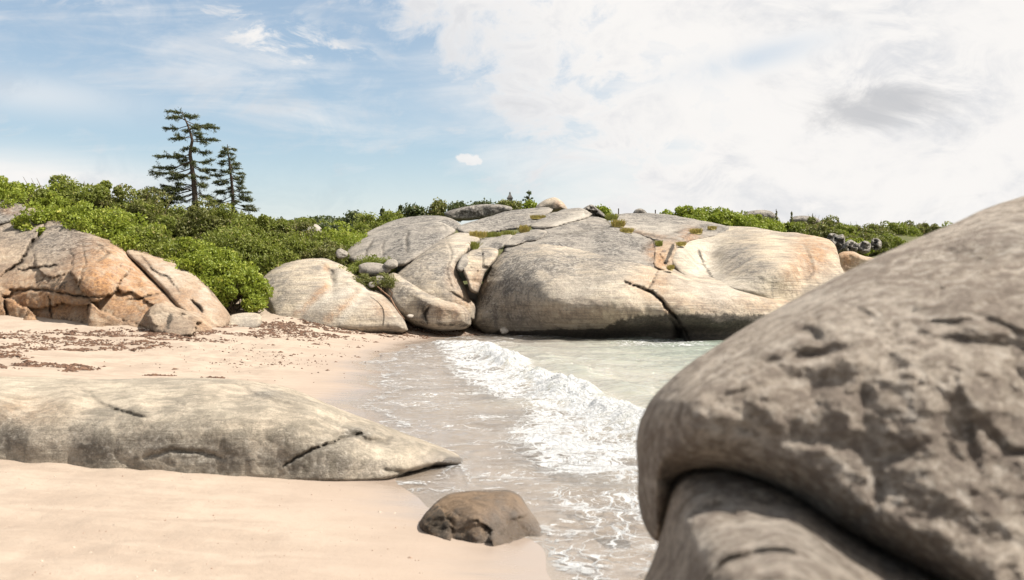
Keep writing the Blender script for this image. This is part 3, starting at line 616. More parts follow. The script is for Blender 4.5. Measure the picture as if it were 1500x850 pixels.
# stones in the rubble on the far right
for k, (u, v, wd, hh, d, lb) in enumerate([
    (1228, 362, 24, 20, 46, 'upright light grey stone at the left of the rubble'), (1246, 366, 22, 14, 45, 'squat grey stone in the middle of the rubble'),
    (1266, 366, 22, 14, 45, 'square grey stone at the right of the rubble'), (1283, 362, 18, 12, 46, 'rounded grey stone at the right end of the rubble by the near boulder'),
    (1219, 350, 18, 10, 50, 'thin tilted grey stone at the top of the rubble'), (1160, 342, 36, 10, 58, 'broad grey stone below the middle of the far right thicket'),
    (1120, 338, 30, 8, 58, 'low grey stone under the bright green hedge')]):
    ang = np.linspace(0, 2*math.pi, 12, endpoint=False); rr_ = np.random.default_rng(900+k)
    rad = 1+rr_.uniform(-.15, .18, 12)
    L = [(u+wd/2*r*math.cos(a), v-hh*0.15-(hh*0.8*r*math.sin(a) if math.sin(a) > 0 else hh*0.6*math.sin(a))) for a, r in zip(ang, rad)]
    rock('rubble_stone', L, lambda P, d=d: d+0*P[:, 0], M_granl, lb, 'stone', step=1.5, ew=5, er=.45, thick=1.2, seed=40+k, facets=8, fac_amp=.35, stains_shade={'grey': [(u, v-8, 30, 20, .9)], 'dark': [(u, v, 20, 4, .4)]}, sil=2.5, group='stones below the far right thicket', nch=1)
rock('far_outcrop', [(1085, 315), (1098, 309), (1115, 307), (1130, 309), (1138, 316), (1130, 326), (1095, 326)], lambda P: 85+0*P[:, 0], M_granl,
     'grey rock hump showing above the right thicket', step=1.5, ew=6, er=1, thick=5, seed=50, stains_shade={'grey': [(1110, 312, 30, 10, .8)]})
rock('far_outcrop', [(1155, 322), (1165, 316), (1185, 316), (1200, 320), (1205, 330), (1160, 330)], lambda P: 85+0*P[:, 0], M_granl,
     'second darker rock hump farther right above the thicket', step=1.5, ew=6, er=1, thick=5, seed=51, stains_shade={'grey': [(1180, 320, 30, 10, 1)]})
rock('far_outcrop', [(440, 345), (444, 334), (454, 328), (466, 329), (478, 343), (482, 356), (450, 360)], lambda P: 50+0*P[:, 0], M_granl,
     'pale rounded rock poking out between the shrubs behind the low whaleback rock', step=1.5, ew=8, er=1, thick=3, seed=52, stains_shade={'pale': [(460, 335, 14, 8, .4)]})

# low whaleback rock in front of the bushes
db = tps([(380, 425, 33.2), (400, 450, 31.6), (440, 465, 30.8), (500, 472, 30.4), (560, 472, 30.6), (592, 470, 31.0), (450, 379, 35.2), (400, 396, 34.2), (490, 384, 34.8), (540, 420, 32.4), (480, 425, 31.8), (430, 420, 32.4), (570, 440, 31.8), (420, 490, 30.6), (560, 490, 30.4)])
rock('whaleback_rock', [(374, 420), (384, 406), (402, 390), (430, 381), (468, 377), (488, 382), (512, 394), (530, 408), (540, 423), (556, 427), (572, 440), (594, 468), (600, 492), (400, 492), (388, 452), (378, 436)],
     db, M_gran, 'low smooth whaleback rock with beige and white bands, alone on the upper beach', step=2, ew=16, er=1.3, thick=3, seed=20, amp=(.10, .03), fq=(.4, 1.8),
     bulge=[(530, 450, 60, 22, .35)], dents=[(486, 412, 6, 16, .45), (480, 398, 10, 8, .3)],
     cracks=[([(472, 385), (486, 400), (488, 416)], 1.5, .15), ([(540, 420), (515, 404), (495, 392)], 1.2, .08), ([(560, 428), (575, 446), (588, 462)], 1.4, .2)],
     stains_shade={'pale': [([(535, 425), (500, 468)], 7, 1.1), ([(512, 425), (440, 455)], 8, .9), (500, 440, 60, 26, .4), ([(490, 420), (500, 400), (520, 410)], 8, .6)], 'orange': [([(478, 420), (436, 460)], 6, .8), ([(528, 430), (480, 468)], 6, .7), (560, 450, 24, 16, .4), (478, 392, 5, 5, .7)], 'grey': [(410, 415, 30, 26, .5), (450, 392, 30, 10, .3)]})

# rusty outcrop at the left
dr = tps([(-120, 478, 28.5), (0, 474, 28.2), (80, 478, 27.8), (160, 482, 27.4), (240, 486, 27.0), (300, 484, 27.4), (338, 472, 28.4), (0, 420, 29.0), (80, 420, 28.4), (160, 430, 27.9), (60, 385, 29.8), (150, 375, 29.6), (140, 400, 28.4), (215, 410, 29.3), (250, 440, 28.2), (300, 445, 28.6), (60, 318, 33.5), (20, 300, 35), (130, 335, 32.5), (190, 370, 31), (250, 390, 30.8), (300, 420, 30), (-120, 380, 31), (-120, 290, 36), (200, 510, 26.9), (0, 500, 27.8)])
rock('rusty_outcrop', [(-150, 300), (-60, 290), (0, 318), (30, 308), (50, 302), (85, 316), (120, 330), (150, 344), (180, 360), (200, 386), (225, 410), (246, 430), (262, 446), (290, 462), (310, 480), (300, 505), (150, 510), (0, 505), (-150, 500)],
     dr, M_rust, 'big angular rust-orange outcrop with a grey top at the left edge of the beach', step=2.0, ew=16, er=1.6, thick=4, seed=21, amp=(.25, .07), fq=(.6, 2.4), facets=34, fac_amp=.36, wz=None,
     cracks=[([(68, 322), (58, 345), (44, 360), (30, 385), (8, 400)], 2.4, .6), ([(22, 398), (60, 392), (96, 388)], 1.5, .25), ([(8, 440), (10, 470)], 1.6, .4), ([(120, 350), (125, 385), (115, 420)], 1.1, .15), ([(15, 426), (60, 424), (110, 434), (160, 436)], 1.4, .25), ([(140, 385), (160, 372), (156, 368)], 1.8, .2), ([(72, 434), (78, 474)], 1.3, .2), ([(185, 440), (215, 436), (240, 428)], 1.3, .2)],
     stains_shade={'facet': [(150, 440, 170, 75, 1.0), (0, 440, 60, 60, 1)], 'orange': [(170, 410, 70, 60, 1.0), (60, 445, 90, 40, .85), (120, 460, 120, 18, .6), (205, 440, 40, 36, .9)],
             'grey': [(95, 352, 62, 34, 1.0), (30, 330, 40, 30, .8), (130, 350, 30, 20, .7)], 'dark': [(75, 415, 34, 16, .50), (150, 362, 16, 12, .45), (100, 470, 60, 10, .4)], 'pale': [(180, 395, 18, 40, .35)]})  # dark patch at left paints shade, pale strip at right paints sunlight
rock('granite_slab', [(-150, 296), (-40, 284), (-5, 289), (20, 294), (42, 302), (36, 316), (10, 330), (-30, 340), (-150, 360)],
     dr, M_granl, 'grey rounded boulder at the upper left corner of the rusty outcrop, cut by the frame', step=2.4, ew=10, er=.9, thick=3, off=-.2, seed=22, stains_shade={'grey': [(0, 300, 50, 20, .7)], 'orange': [(15, 308, 16, 8, .4)]})
rock('sloping_slab', [(182, 372), (188, 363), (206, 366), (236, 377), (262, 382), (284, 395), (302, 412), (318, 438), (338, 462), (340, 476), (318, 492), (290, 486), (262, 455), (238, 425), (212, 398)],
     dr, M_rust, 'smooth sunlit tan slab sloping down to the sand at the right end of the rusty outcrop', step=2.0, ew=9, er=.9, thick=3, off=.15, seed=23, amp=(.12, .04),
     cracks=[([(205, 372), (222, 395), (250, 410), (262, 430)], 1.6, .2), ([(286, 398), (300, 415), (320, 440)], 1.6, .25), ([(282, 440), (292, 452), (296, 458)], 2.5, .4)],
     stains_shade={'pale': [(250, 400, 40, 20, .8), (300, 440, 26, 30, .7)], 'orange': [(290, 445, 44, 34, .6), (240, 395, 40, 26, .5)]})
rock('foot_block', [(214, 455), (232, 443), (262, 450), (288, 462), (308, 474), (318, 492), (260, 498), (220, 490)],
     dr, M_rust, 'jagged tan block at the foot of the rusty outcrop, touching the sand', step=1.8, ew=5, er=.5, thick=1.5, off=-.5, seed=24, facets=9, fac_amp=.2, stains_shade={'grey': [(245, 465, 20, 8, .3)], 'dark': [([(250, 462), (246, 480)], 5, .6)], 'orange': [(300, 475, 16, 14, .4)]}, nch=1)
rock('beach_slab', [(328, 478), (334, 464), (350, 458), (378, 458), (386, 466), (380, 482), (340, 486)], lambda P: G(355, 480)+(480-P[:, 1])*.05, M_gran,
     'flat pale slab half sunk in the sand right of the rusty outcrop', step=1.8, ew=8, er=.5, thick=1, seed=25, stains_shade={'pale': [(355, 466, 20, 8, .6)]})

# long whale-like rock across the near beach
dl_c = []
for u, vt_, vb_, db_, dt_ in [(-250, 549, 655, 9.9, 2.8), (-100, 549, 662, 9.8, 2.8), (0, 552, 668, 9.7, 2.8), (100, 555, 676, 9.6, 2.8), (200, 556, 684, 9.52, 2.8), (300, 554, 690, 9.48, 2.8), (390, 562, 694, 9.45, 2.7), (460, 582, 697, 9.45, 2.3), (530, 612, 700, 9.55, 1.8), (600, 640, 698, 9.8, 1.2), (650, 660, 690, 10.15, .6)]:
    for f_, o_f in [(-.15, -.03), (0, 0), (.2, .03), (.38, .09), (.52, .19), (.64, .36), (.78, .50*1.0+.12), (.9, 1.0)]:
        q = o_f if f_ < .78 else (.26*dt_ if f_ < .9 else .58*dt_)
        dl_c.append((u, vb_+(vt_-vb_)*f_, db_+q))
    dl_c.append((u, vt_, db_+dt_))
dl_c.append((676, 676, 10.5))
dl = tps(dl_c)
rock('long_rock', [(-250, 548), (-100, 549), (0, 552), (60, 552), (150, 556), (240, 553), (330, 554), (385, 560), (425, 568), (455, 580), (500, 601), (560, 622), (620, 645), (655, 658), (678, 670), (680, 680), (668, 684), (636, 683), (612, 690), (590, 698), (560, 710), (400, 712), (200, 706), (60, 700), (0, 690), (-250, 670)],
     dl, M_long, 'long low rock lying across the near sand, tapering to a wet tip at the water', step=2.6, ew=9, er=.45, thick=1.2, seed=26, amp=(.05, .015), fq=(1.2, 5), sil=.8,
     cracks=[([(105, 562), (130, 575), (140, 588), (170, 602), (215, 612)], 2.4, .10), ([(350, 562), (365, 575), (410, 588), (440, 600)], 3, .12), ([(415, 684), (445, 664), (480, 650), (515, 638), (550, 628)], 1.8, .12), ([(490, 640), (520, 634), (535, 644), (565, 648), (572, 640)], 4.5, .16), ([(615, 690), (590, 692), (560, 688)], 3, .06), ([(210, 670), (250, 660), (300, 664), (330, 672)], 3, .05)],
     stains_shade={'pale': [(30, 565, 60, 16, .9), (200, 575, 90, 20, .55), (330, 600, 80, 12, .4), (560, 665, 50, 10, .7), (480, 600, 40, 12, .4)], 'grey': [([(-250, 650), (0, 642), (200, 658), (400, 674), (560, 686)], 26, .6), (520, 635, 24, 8, .9), (385, 575, 20, 8, .5)],  # grey band along the lower flank puts its shade into the colour
             'dark': [([(640, 684), (662, 676), (680, 678)], 7, 1.1), ([(595, 694), (640, 686)], 3.5, .9), ([(500, 640), (530, 636)], 4, .7), (20, 625, 60, 18, .15)], 'wet': [(650, 676, 40, 14, 1)], 'orange': [(30, 600, 70, 22, .25)]})
# small wet rock in the swash
d0 = G(690, 800)
ds_ = tps([(612, 768, d0+.25), (650, 805, d0+.02), (700, 818, d0-.05), (780, 815, d0), (815, 800, d0+.1), (640, 736, d0+.5), (700, 718, d0+.75), (760, 720, d0+.75), (790, 760, d0+.5), (700, 762, d0+.08), (692, 740, d0+.35), (645, 768, d0+.28), (745, 765, d0+.36), (790, 790, d0+.3)])
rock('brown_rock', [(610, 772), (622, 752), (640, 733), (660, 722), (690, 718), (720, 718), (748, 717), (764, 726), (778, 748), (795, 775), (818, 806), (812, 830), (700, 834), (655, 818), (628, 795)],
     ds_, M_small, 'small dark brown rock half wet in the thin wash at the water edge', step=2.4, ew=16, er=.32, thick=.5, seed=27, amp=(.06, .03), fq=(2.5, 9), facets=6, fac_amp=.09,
     stains_shade={'wet': [(760, 775, 60, 40, 1.0), (700, 800, 60, 16, .6)], 'dark': [(640, 765, 34, 34, .6), (680, 790, 26, 20, .45)], 'pale': [(755, 780, 34, 26, .8)]})  # pale right side paints the wet glitter, dark left side paints shade
# flat wet stone right of it
rock('flat_stone', [(856, 792), (862, 786), (880, 784), (905, 790), (925, 794), (925, 804), (890, 806), (860, 802)], lambda P: H*F/(798-CV)+(798-P[:, 1])*.02, M_small,
     'thin flat brown stone barely breaking the foam, by the near boulder', 'stone', step=2, ew=5, er=.12, thick=.2, seed=28, stains_shade={'wet': [(890, 795, 40, 12, 1)]})

# near boulders, right foreground
df = tps([(1500, 288, 3.7), (1360, 340, 3.45), (1180, 425, 3.1), (1040, 510, 2.95), (950, 590, 2.9), (933, 640, 2.9), (940, 760, 2.9), (985, 700, 2.7), (1000, 600, 2.65), (1100, 560, 2.66), (1100, 690, 2.5), (1250, 500, 2.68), (1400, 450, 2.75), (1250, 650, 2.46), (1250, 790, 2.36), (1400, 860, 2.22), (1400, 700, 2.34), (1500, 600, 2.42), (1500, 400, 2.9), (1700, 300, 3.4), (1750, 700, 2.3), (1800, 1000, 2.1), (1500, 1000, 2.1)])
rock('near_boulder', [(1830, 420), (1800, 330), (1740, 276), (1660, 256), (1580, 264), (1500, 287), (1445, 304), (1400, 326), (1340, 350), (1270, 382), (1190, 424), (1120, 462), (1050, 506), (995, 542), (955, 582), (936, 618), (931, 650), (934, 690), (934, 730), (940, 765), (958, 795), (975, 790), (990, 745), (988, 706), (1010, 692), (1050, 688), (1100, 700), (1150, 722), (1210, 766), (1290, 810), (1370, 852), (1440, 900), (1560, 1010), (1720, 1060), (1810, 950), (1840, 700)],
     df, M_fore, 'huge out-of-focus grey boulder filling the right foreground, overhanging another', step=3.4, ew=60, er=.55, thick=2.0, seed=28, amp=(.11, .034), fq=(2.2, 8), sil=.6,
     cracks=[([(1160, 480), (1190, 490), (1200, 500)], 10, .05), ([(1480, 360), (1440, 380), (1400, 372), (1370, 360)], 10, .05), ([(1400, 560), (1410, 620), (1440, 700)], 12, .03)],
     dents=[(1185, 520, 22, 10, .04), (1372, 432, 20, 9, .03), (1210, 505, 18, 20, .03), (1385, 610, 16, 40, .025)],
     stains_shade={'grey': [(1400, 650, 180, 160, .30), (1150, 560, 120, 60, .15), (1480, 360, 60, 20, .5)], 'pale': [(1180, 440, 160, 30, .5), (1170, 510, 40, 20, .5), (1300, 480, 120, 40, .45), (1120, 640, 80, 40, .35), (1450, 330, 80, 30, .5)]})
df2 = tps([(985, 700, 2.8), (1060, 690, 2.75), (1150, 722, 2.65), (1250, 790, 2.5), (1400, 860, 2.4), (960, 800, 2.75), (930, 880, 2.7), (1000, 780, 2.38), (1010, 850, 2.08), (1080, 745, 2.40), (1100, 810, 1.92), (1150, 780, 2.12), (1200, 840, 1.80), (1250, 900, 1.68), (1350, 900, 1.85), (1000, 1100, 2.0), (1300, 1250, 1.6), (900, 1300, 2.5), (1700, 1300, 1.9), (1700, 1000, 2.1)])
rock('under_boulder', [(978, 712), (1000, 684), (1060, 670), (1140, 690), (1220, 745), (1300, 795), (1400, 845), (1560, 960), (1750, 1080), (1750, 1420), (820, 1420), (860, 1100), (915, 900), (948, 840), (964, 796), (972, 752)],
     df2, M_fore, 'cream-speckled boulder underneath the overhang of the huge grey boulder, cut by the lower edge', step=3.6, ew=40, er=.35, thick=.9, off=.12, seed=29, amp=(.10, .042), fq=(2.6, 8), sil=.6,
     cracks=[([(1000, 750), (1060, 745), (1110, 790)], 12, .04), ([(1290, 812), (1300, 850), (1320, 900)], 10, .05)], dents=[(1130, 745, 30, 16, .05)],
     stains_shade={'pale': [(1150, 780, 130, 60, .8), (1010, 800, 50, 80, .7)], 'grey': [(1090, 720, 50, 20, .7), (1020, 780, 40, 30, .5)]})

# loose stones
def stone(u, v, wd, hh, label, mat=M_pebble, name='loose_stone', d=None, seed=0, facets=4, group='loose stones in the hollow and on the beach', stains_shade={}):
    if d is None: d = G(u, v)
    rr_ = np.random.default_rng(500+seed); ang = np.linspace(0, 2*math.pi, 12, endpoint=False)
    L = []
    for a in ang:
        r = 1+rr_.uniform(-.12, .14); L.append((u+wd/2*r*math.cos(a), v-hh*.4-hh*.62*r*math.sin(a)))
    return rock(name, L, lambda P: d+(v-P[:, 1])*.02, mat, label, 'stone', step=max(.9, wd/22), ew=wd*.33, er=wd*.3*d/F, thick=wd*.5*d/F, seed=200+seed, facets=facets, fac_amp=.08*wd*d/F, amp=(.02, .008), group=group, nch=1, stains_shade=stains_shade)
stone(548, 401, 46, 16, 'longest smooth stone lying in the hollow behind the whaleback rock', M_granl, d=33.5, seed=1, facets=0)
stone(573, 392, 22, 12, 'squared stone at the right end of the hollow under the humped boulder', M_granl, d=33.6, seed=2)
stone(556, 415, 16, 11, 'dark stone low in the hollow beside the driftwood branch', M_granl, d=32.8, seed=3)
stone(545, 420, 10, 7, 'smallest stone low in the hollow, touching the whaleback rock', M_granl, d=32.6, seed=4)
stone(500, 376, 18, 11, 'rounded stone at the left mouth of the hollow', M_granl, d=36, seed=5)
stone(441, 466, 15, 8, 'small stone at the foot of the whaleback rock', seed=6)
stone(411, 456, 12, 6, 'pale pebble by a grass tuft left of the whaleback rock', seed=7)
stone(379, 431, 10, 6, 'pebble where the green rose bush meets the whaleback rock', d=31.5, seed=8)
stone(371, 452, 9, 5, 'brownish pebble below the tip of the green rose bush', seed=9)
stone(352, 450, 12, 6, 'brown stone under the edge of the green rose bush', seed=10)
stone(738, 488, 13, 8, 'white stone on the tide line at the foot of the biggest dome', d=33.0, seed=11)
stone(601, 465, 10, 5, 'pale stone on the sand between the whaleback rock and the brown-grey boulder', d=30.5, seed=12)
stone(442, 380, 16, 10, 'grey stone among shrubs above the whaleback rock', M_granl, d=37, seed=13)

# ------------------------------------------------------------------ vegetation
def leaves(Cn, size, r_, asp=0.6, updir=None):
    """rhombic leaf faces at points Cn"""
    n = len(Cn); a = r_.normal(size=(n, 3)); a /= np.linalg.norm(a, axis=1)[:, None]
    if updir is not None: a = a*0.8+updir; a /= np.linalg.norm(a, axis=1)[:, None]
    b = np.cross(a, r_.normal(size=(n, 3))); b /= (np.linalg.norm(b, axis=1)[:, None]+1e-9)
    s = (size*r_.uniform(.6, 1.35, n))[:, None]; fold = np.cross(a, b)*s*0.15
    V = np.stack([Cn-a*s*.5, Cn+b*s*asp*.5+fold, Cn+a*s*.5, Cn-b*s*asp*.5+fold], 1).reshape(-1, 3)
    return V, np.arange(n*4).reshape(-1, 4)
def bush_pts(c, rx, ry, rz, nclump, nleaf, r_, cr=0.30, shoots=0.0):
    th = r_.uniform(0, 2*math.pi, nclump); cz = r_.uniform(-0.15, 1, nclump); q = np.sqrt(1-np.clip(cz, 0, 1)**2)
    rad = r_.uniform(.62, 1.14, nclump)
    K = np.stack([np.cos(th)*q*rx, np.sin(th)*q*ry, cz*rz], -1)*rad[:, None]
    ks = cr*r_.uniform(.45, 1.5, nclump)*min(1.2, (rx+rz)/2)
    which = r_.integers(0, nclump, nleaf)
    dv = r_.normal(size=(nleaf, 3)); dv /= np.linalg.norm(dv, axis=1)[:, None]; dv *= (r_.uniform(.45, 1.08, nleaf)**.6)[:, None]
    dv[:, 2] *= .8
    return np.asarray(c)+K[which]+dv*ks[which][:, None]
def shrub(u, vt, d, rx, rz, mat, label, n=9000, name='shrub', ry=None, size=.115, seed=0, cat='shrub', group=None, stems=14, z0=None, twig_up=0):
    """vt = photo row of the crown top; the bush stands on the ground under it"""
    r_ = np.random.default_rng(3000+seed); ry = ry or rx
    x = (u-CU)/F*d; zt = H-(vt-CV)/F*d; g0 = float(gz(x, d)) if z0 is None else z0
    rz_ = rz; c = np.array([x, d, zt-rz_*1.12])
    root = empty(name, (x, d, min(g0, c[2])))
    tag(root, label, cat, group)
    Pn = bush_pts(c, rx, ry, rz_, 70, n, r_, .27)
    V, Fc = leaves(Pn, size, r_)
    mesh_obj('foliage', V, Fc, mat, (x, d, c[2]), root, False)
    A = Acc()
    for k in range(stems):
        th = r_.uniform(0, 2*math.pi); el = r_.uniform(.15, 1.0)
        tip = c+np.array([math.cos(th)*rx*math.cos(el), math.sin(th)*ry*math.cos(el), rz_*math.sin(el)])*r_.uniform(.85, 1.02)
        if k < twig_up: tip = c+np.array([r_.uniform(-.6, .6)*rx, r_.uniform(-.3, .3)*ry, rz_*r_.uniform(1.05, 1.25)])
        b0 = np.array([x+r_.uniform(-.2, .2)*rx, d+r_.uniform(-.2, .2), min(g0, c[2])-.1])
        md = (b0+tip)/2+r_.normal(size=3)*.08*rx
        V2, F2 = tube([b0, md, tip], [.02*rx+.008, .012*rx+.006, .006], 5); A.add(V2, F2)
    V2, F2 = A.get(); mesh_obj('stems', V2, F2, M_twig, (x, d, min(g0, c[2])), root, True)
    return root

LS = [ # u, vtop, d, rx, rz, mat, n, label, name
 (-60, 258, 36, 2.4, 1.5, M_rose, 16000, 'leafy green shrub cut off by the left edge of the frame, above the rusty outcrop'),
 (20, 262, 36.5, 1.9, 1.3, M_rose, 17000, 'bright green shrub at the left edge, directly above the grey corner boulder'),
 (75, 260, 38, 1.9, 1.6, M_shrub, 17000, 'tall bush forming the highest leafy bump of the left skyline'),
 (135, 268, 38, 1.8, 1.5, M_shrub, 17000, 'olive green bush on the skyline, second bump from the left'),
 (190, 280, 38.5, 1.7, 1.4, M_olive, 15000, 'brownish green bush on the skyline left of the tall pine'),
 (110, 296, 34, 1.7, 1.1, M_rose, 15000, 'yellow-green shrub spilling over the top of the rusty outcrop'),
 (175, 316, 33.5, 1.7, 1.1, M_rose, 15000, 'green shrub behind the upper slope of the rusty outcrop'),
 (228, 296, 38.5, 1.5, 1.3, M_shrub, 14000, 'dense bush at the foot of the tall pine on its left side'),
 (232, 336, 33.5, 1.6, 1.1, M_shrub, 15000, 'rounded bush in the middle of the thicket above the sunlit slab'),
 (285, 300, 39, 1.6, 1.2, M_olive, 14000, 'olive bush hiding the base of the tall pine'),
 (288, 350, 33.2, 1.6, 1.1, M_rose, 16000, 'bright rose bush half way down the thicket slope'),
 (335, 308, 39.5, 1.7, 1.2, M_shrub, 15000, 'dark bush beneath the shorter pine'),
 (300, 372, 32.0, 1.25, .95, M_rose, 15000, 'bright green rose bush just above the end of the tan slab'),
 (338, 392, 31.4, 1.0, .95, M_rose, 17000, 'lowest bright green rose bush, ending at the sand beside the flat pale slab'),
 (330, 340, 35.5, 1.5, 1.1, M_shrub, 14000, 'shaded bush below the shorter pine in the centre of the thicket'),
 (385, 318, 39.5, 1.5, 1.2, M_shrub, 14000, 'broad dark green bush to the right of the shorter pine'),
 (378, 352, 36.0, 1.0, .9, M_shrub, 11000, 'dark bush above the sandy gap beside the whaleback rock'),
 (430, 325, 40, 1.4, 1.2, M_olive, 13000, 'twiggy olive bush above the left end of the whaleback rock'),
 (425, 345, 37.5, 1.2, .85, M_shrub, 11000, 'green bush right behind the top of the whaleback rock'),
 (475, 338, 41, 1.4, .9, M_rose, 12000, 'low green shrub behind the pale rounded rock and the whaleback'),
 (466, 356, 37.5, 1.0, .55, M_olive, 8000, 'low olive shrub at the left mouth of the stone hollow'),
 (515, 344, 44, 1.3, .7, M_rose, 8000, 'flat bright green shrub left of the humped cracked boulder'),
]
for k, (u, vt, d, rx, rz, mt, n, lb) in enumerate(LS):
    shrub(u, vt, d, rx, rz, mt, lb, n, 'rose_bush' if mt is M_rose else 'shrub', seed=k, group='bushes of the left thicket', stems=22, twig_up=5 if mt is not M_rose else 0)
for k, (u, vt, d, lb) in enumerate([(395, 322, 58, 'dark far shrub above the broad dark green bush'), (425, 324, 62, 'far shrub on the slope above the twiggy olive bush'), (455, 323, 64, 'far green shrub on the slope above the pale rounded rock'), (480, 330, 58, 'far shrub between the pale rounded rock and the dark ridge tree'), (500, 338, 54, 'far bright shrub left of the flat bright green shrub'), (548, 330, 58, 'far shrub right of the dark ridge tree'), (590, 320, 58, 'far shrub filling the slope below the right small conifer')]):
    shrub(u, vt, d, 1.7, 1.1, [M_fwood, M_shrub, M_shrub, M_fwood, M_rose, M_shrub, M_shrub][k], lb, 7000, 'shrub', size=.17, seed=150+k, group='shrubs on the far slope', stems=8)
# weeds in the stone hollow
for k, (u, vt, d, rx, rz, lb) in enumerate([(548, 375, 35.5, .7, .4, 'dark green weed patch at the back of the stone hollow'), (560, 402, 33.2, .5, .35, 'small weed clump between the stones and the sloping boulder'), (510, 388, 34.6, .6, .4, 'brownish weed patch behind the whaleback rock'), (528, 402, 33.4, .45, .35, 'green weed tuft at the right shoulder of the whaleback rock')]):
    shrub(u, vt, d, rx, rz, M_shrub if k % 2 == 0 else M_olive, lb, 4000, 'weed_clump', size=.06, seed=60+k, cat='weeds', group='weeds in the stone hollow', stems=6, z0=H-(vt-CV)/F*d-rz*2)

# wind-shaped pines
def pine(name, label, base, top, d, limbs, r0, seed, bend=()):
    r_ = np.random.default_rng(seed)
    tp = [np.array(base, float)]+[np.array(b, float) for b in bend]+[np.array(top, float)]
    tp = np.array(tp); K = 24; tt = np.linspace(0, 1, K); seg = np.r_[0, np.cumsum(np.linalg.norm(np.diff(tp, axis=0), axis=1))]; seg /= seg[-1]
    tu = np.interp(tt, seg, tp[:, 0]); tv = np.interp(tt, seg, tp[:, 1])
    wob = fbm(np.c_[tt*5, 0*tt, 0*tt+seed], 3, 3)*2.0; tu = tu+wob*np.sin(tt*math.pi)
    T3 = Pw(tu, tv, np.full(K, d)); T3[:, 1] += 0.12*np.sin(tt*4)
    root = empty(name, T3[0]); tag(root, label, 'tree', 'pines above the left thicket')
    V, Fc = tube(T3, r0*(1-tt)**.75+.012, 8); mesh_obj('trunk', V, Fc, M_bark, T3[0], root)
    B = Acc(); N = []
    D3 = []
    def limb(tpar, du, dv, dy):
        """from trunk parameter, tip offset in photo px and metres of depth"""
        p0 = np.array([np.interp(tpar, tt, T3[:, k]) for k in range(3)])
        s = d/F; tip = p0+np.array([du*s, dy, -dv*s]); L_ = np.linalg.norm(tip-p0)
        n = 9; q = np.linspace(0, 1, n)[:, None]; pts = p0+(tip-p0)*q; pts[:, 2] += 0.10*L_*np.sin(q[:, 0]*math.pi)*(-1 if dv > 0 else .4)
        pts += r_.normal(size=(n, 3))*.02*L_*q
        V, Fc = tube(pts, .007+.020*L_*(1-q[:, 0])**.8*.7, 5); B.add(V, Fc)
        # twigs in a flat spray
        nt = int(8+L_*17)
        for _ in range(nt):
            a = r_.uniform(.30, 1.0)**.8; b0 = p0+(tip-p0)*a; b0[2] = np.interp(a, q[:, 0], pts[:, 2])
            dir_ = (tip-p0)/L_*r_.uniform(.3, 1)+np.array([r_.normal()*.35, r_.normal()*.75, r_.normal()*.22-.05]); dir_ /= np.linalg.norm(dir_)
            l_ = r_.uniform(.16, .42)*(1.1-.45*a)*min(1.2, .55+L_*.4)
            e = b0+dir_*l_; V, Fc = tube([b0, (b0+e)/2+r_.normal(size=3)*.015, e], [.008, .006, .004], 4); B.add(V, Fc)
            m_ = int(30*l_/.3); aa = r_.uniform(.12, 1.05, m_)[:, None]
            N.append(b0+dir_*l_*aa+r_.normal(size=(m_, 3))*np.array([.035, .05, .022])); D3.append(np.repeat(dir_[None], m_, 0))
    for lm in limbs: limb(*lm)
    V, Fc = B.get(); mesh_obj('branches', V, Fc, M_bark, T3[0], root)
    Np = np.vstack(N); Dd = np.vstack(D3); n = len(Np)
    a = Dd+r_.normal(size=(n, 3))*.55; a /= np.linalg.norm(a, axis=1)[:, None]; b = np.cross(a, r_.normal(size=(n, 3))); b /= np.linalg.norm(b, axis=1)[:, None]
    s = r_.uniform(.06, .12, n)[:, None]
    V = np.stack([Np-a*s*.5, Np+b*.011, Np+a*s*.5, Np-b*.011], 1).reshape(-1, 3)
    mesh_obj('needles', V, np.arange(n*4).reshape(-1, 4), M_pine, T3[0], root, False)
def tpar_of(v, vb, vt): return (vb-v)/(vb-vt)
rr = random.Random(4)
vb, vt = 306, 166
lim = []
for (v, du, dv) in [(168, -18, -1), (172, 22, 2), (176, -24, -2), (178, 30, 3), (184, -30, 4), (188, 38, -2), (190, 20, 6), (196, -24, 5), (202, 34, 0), (206, -16, 8), (213, 26, 3), (218, -26, 2), (224, -52, -2), (226, 34, 2), (228, -60, 4), (232, 30, 6), (236, -55, 6), (240, -38, 8), (242, 26, 8), (250, 22, 10), (256, -44, 2), (258, -58, 4), (262, -62, 2), (266, -56, 8), (264, 30, 10), (272, -48, 6), (274, 36, 8), (280, -42, 10), (282, 38, 8), (288, 42, 6), (292, -30, 6), (294, 34, 6), (286, -54, 6)]:
    lim.append((tpar_of(v, vb, vt), du, dv, rr.uniform(-.5, .5)))
    lim.append((tpar_of(v+2, vb, vt), du*rr.uniform(.25, .6), dv*.5+rr.uniform(-3, 3), rr.choice([-1, 1])*rr.uniform(.5, 1.1)*min(1, abs(du)/40+.3)))
pine('tall_pine', 'tall wind-swept pine with layered branches reaching left, above the thicket', (286, 330), (268, 164), 40.0, lim, .125, 5, [(286, 300), (282, 262), (276, 225), (281, 205), (277, 188)])
vb, vt = 306, 213
lim = []
for k in range(30):
    f = k/29; v = 217+f*80; s = -1 if k % 2 else 1; ln = (6+22*min(1, f*1.6))*rr.uniform(.7, 1.12)*(1 if s > 0 else 1.05)
    lim.append((tpar_of(v, 312, 212), s*ln, ln*rr.uniform(-.05, .32), rr.uniform(-.35, .35)))
    if k % 2 == 0: lim.append((tpar_of(v, 312, 212), rr.uniform(-.4, .4)*ln, ln*.15, rr.choice([-1, 1])*ln*d0*.0+rr.choice([-1, 1])*rr.uniform(.25, .6)))
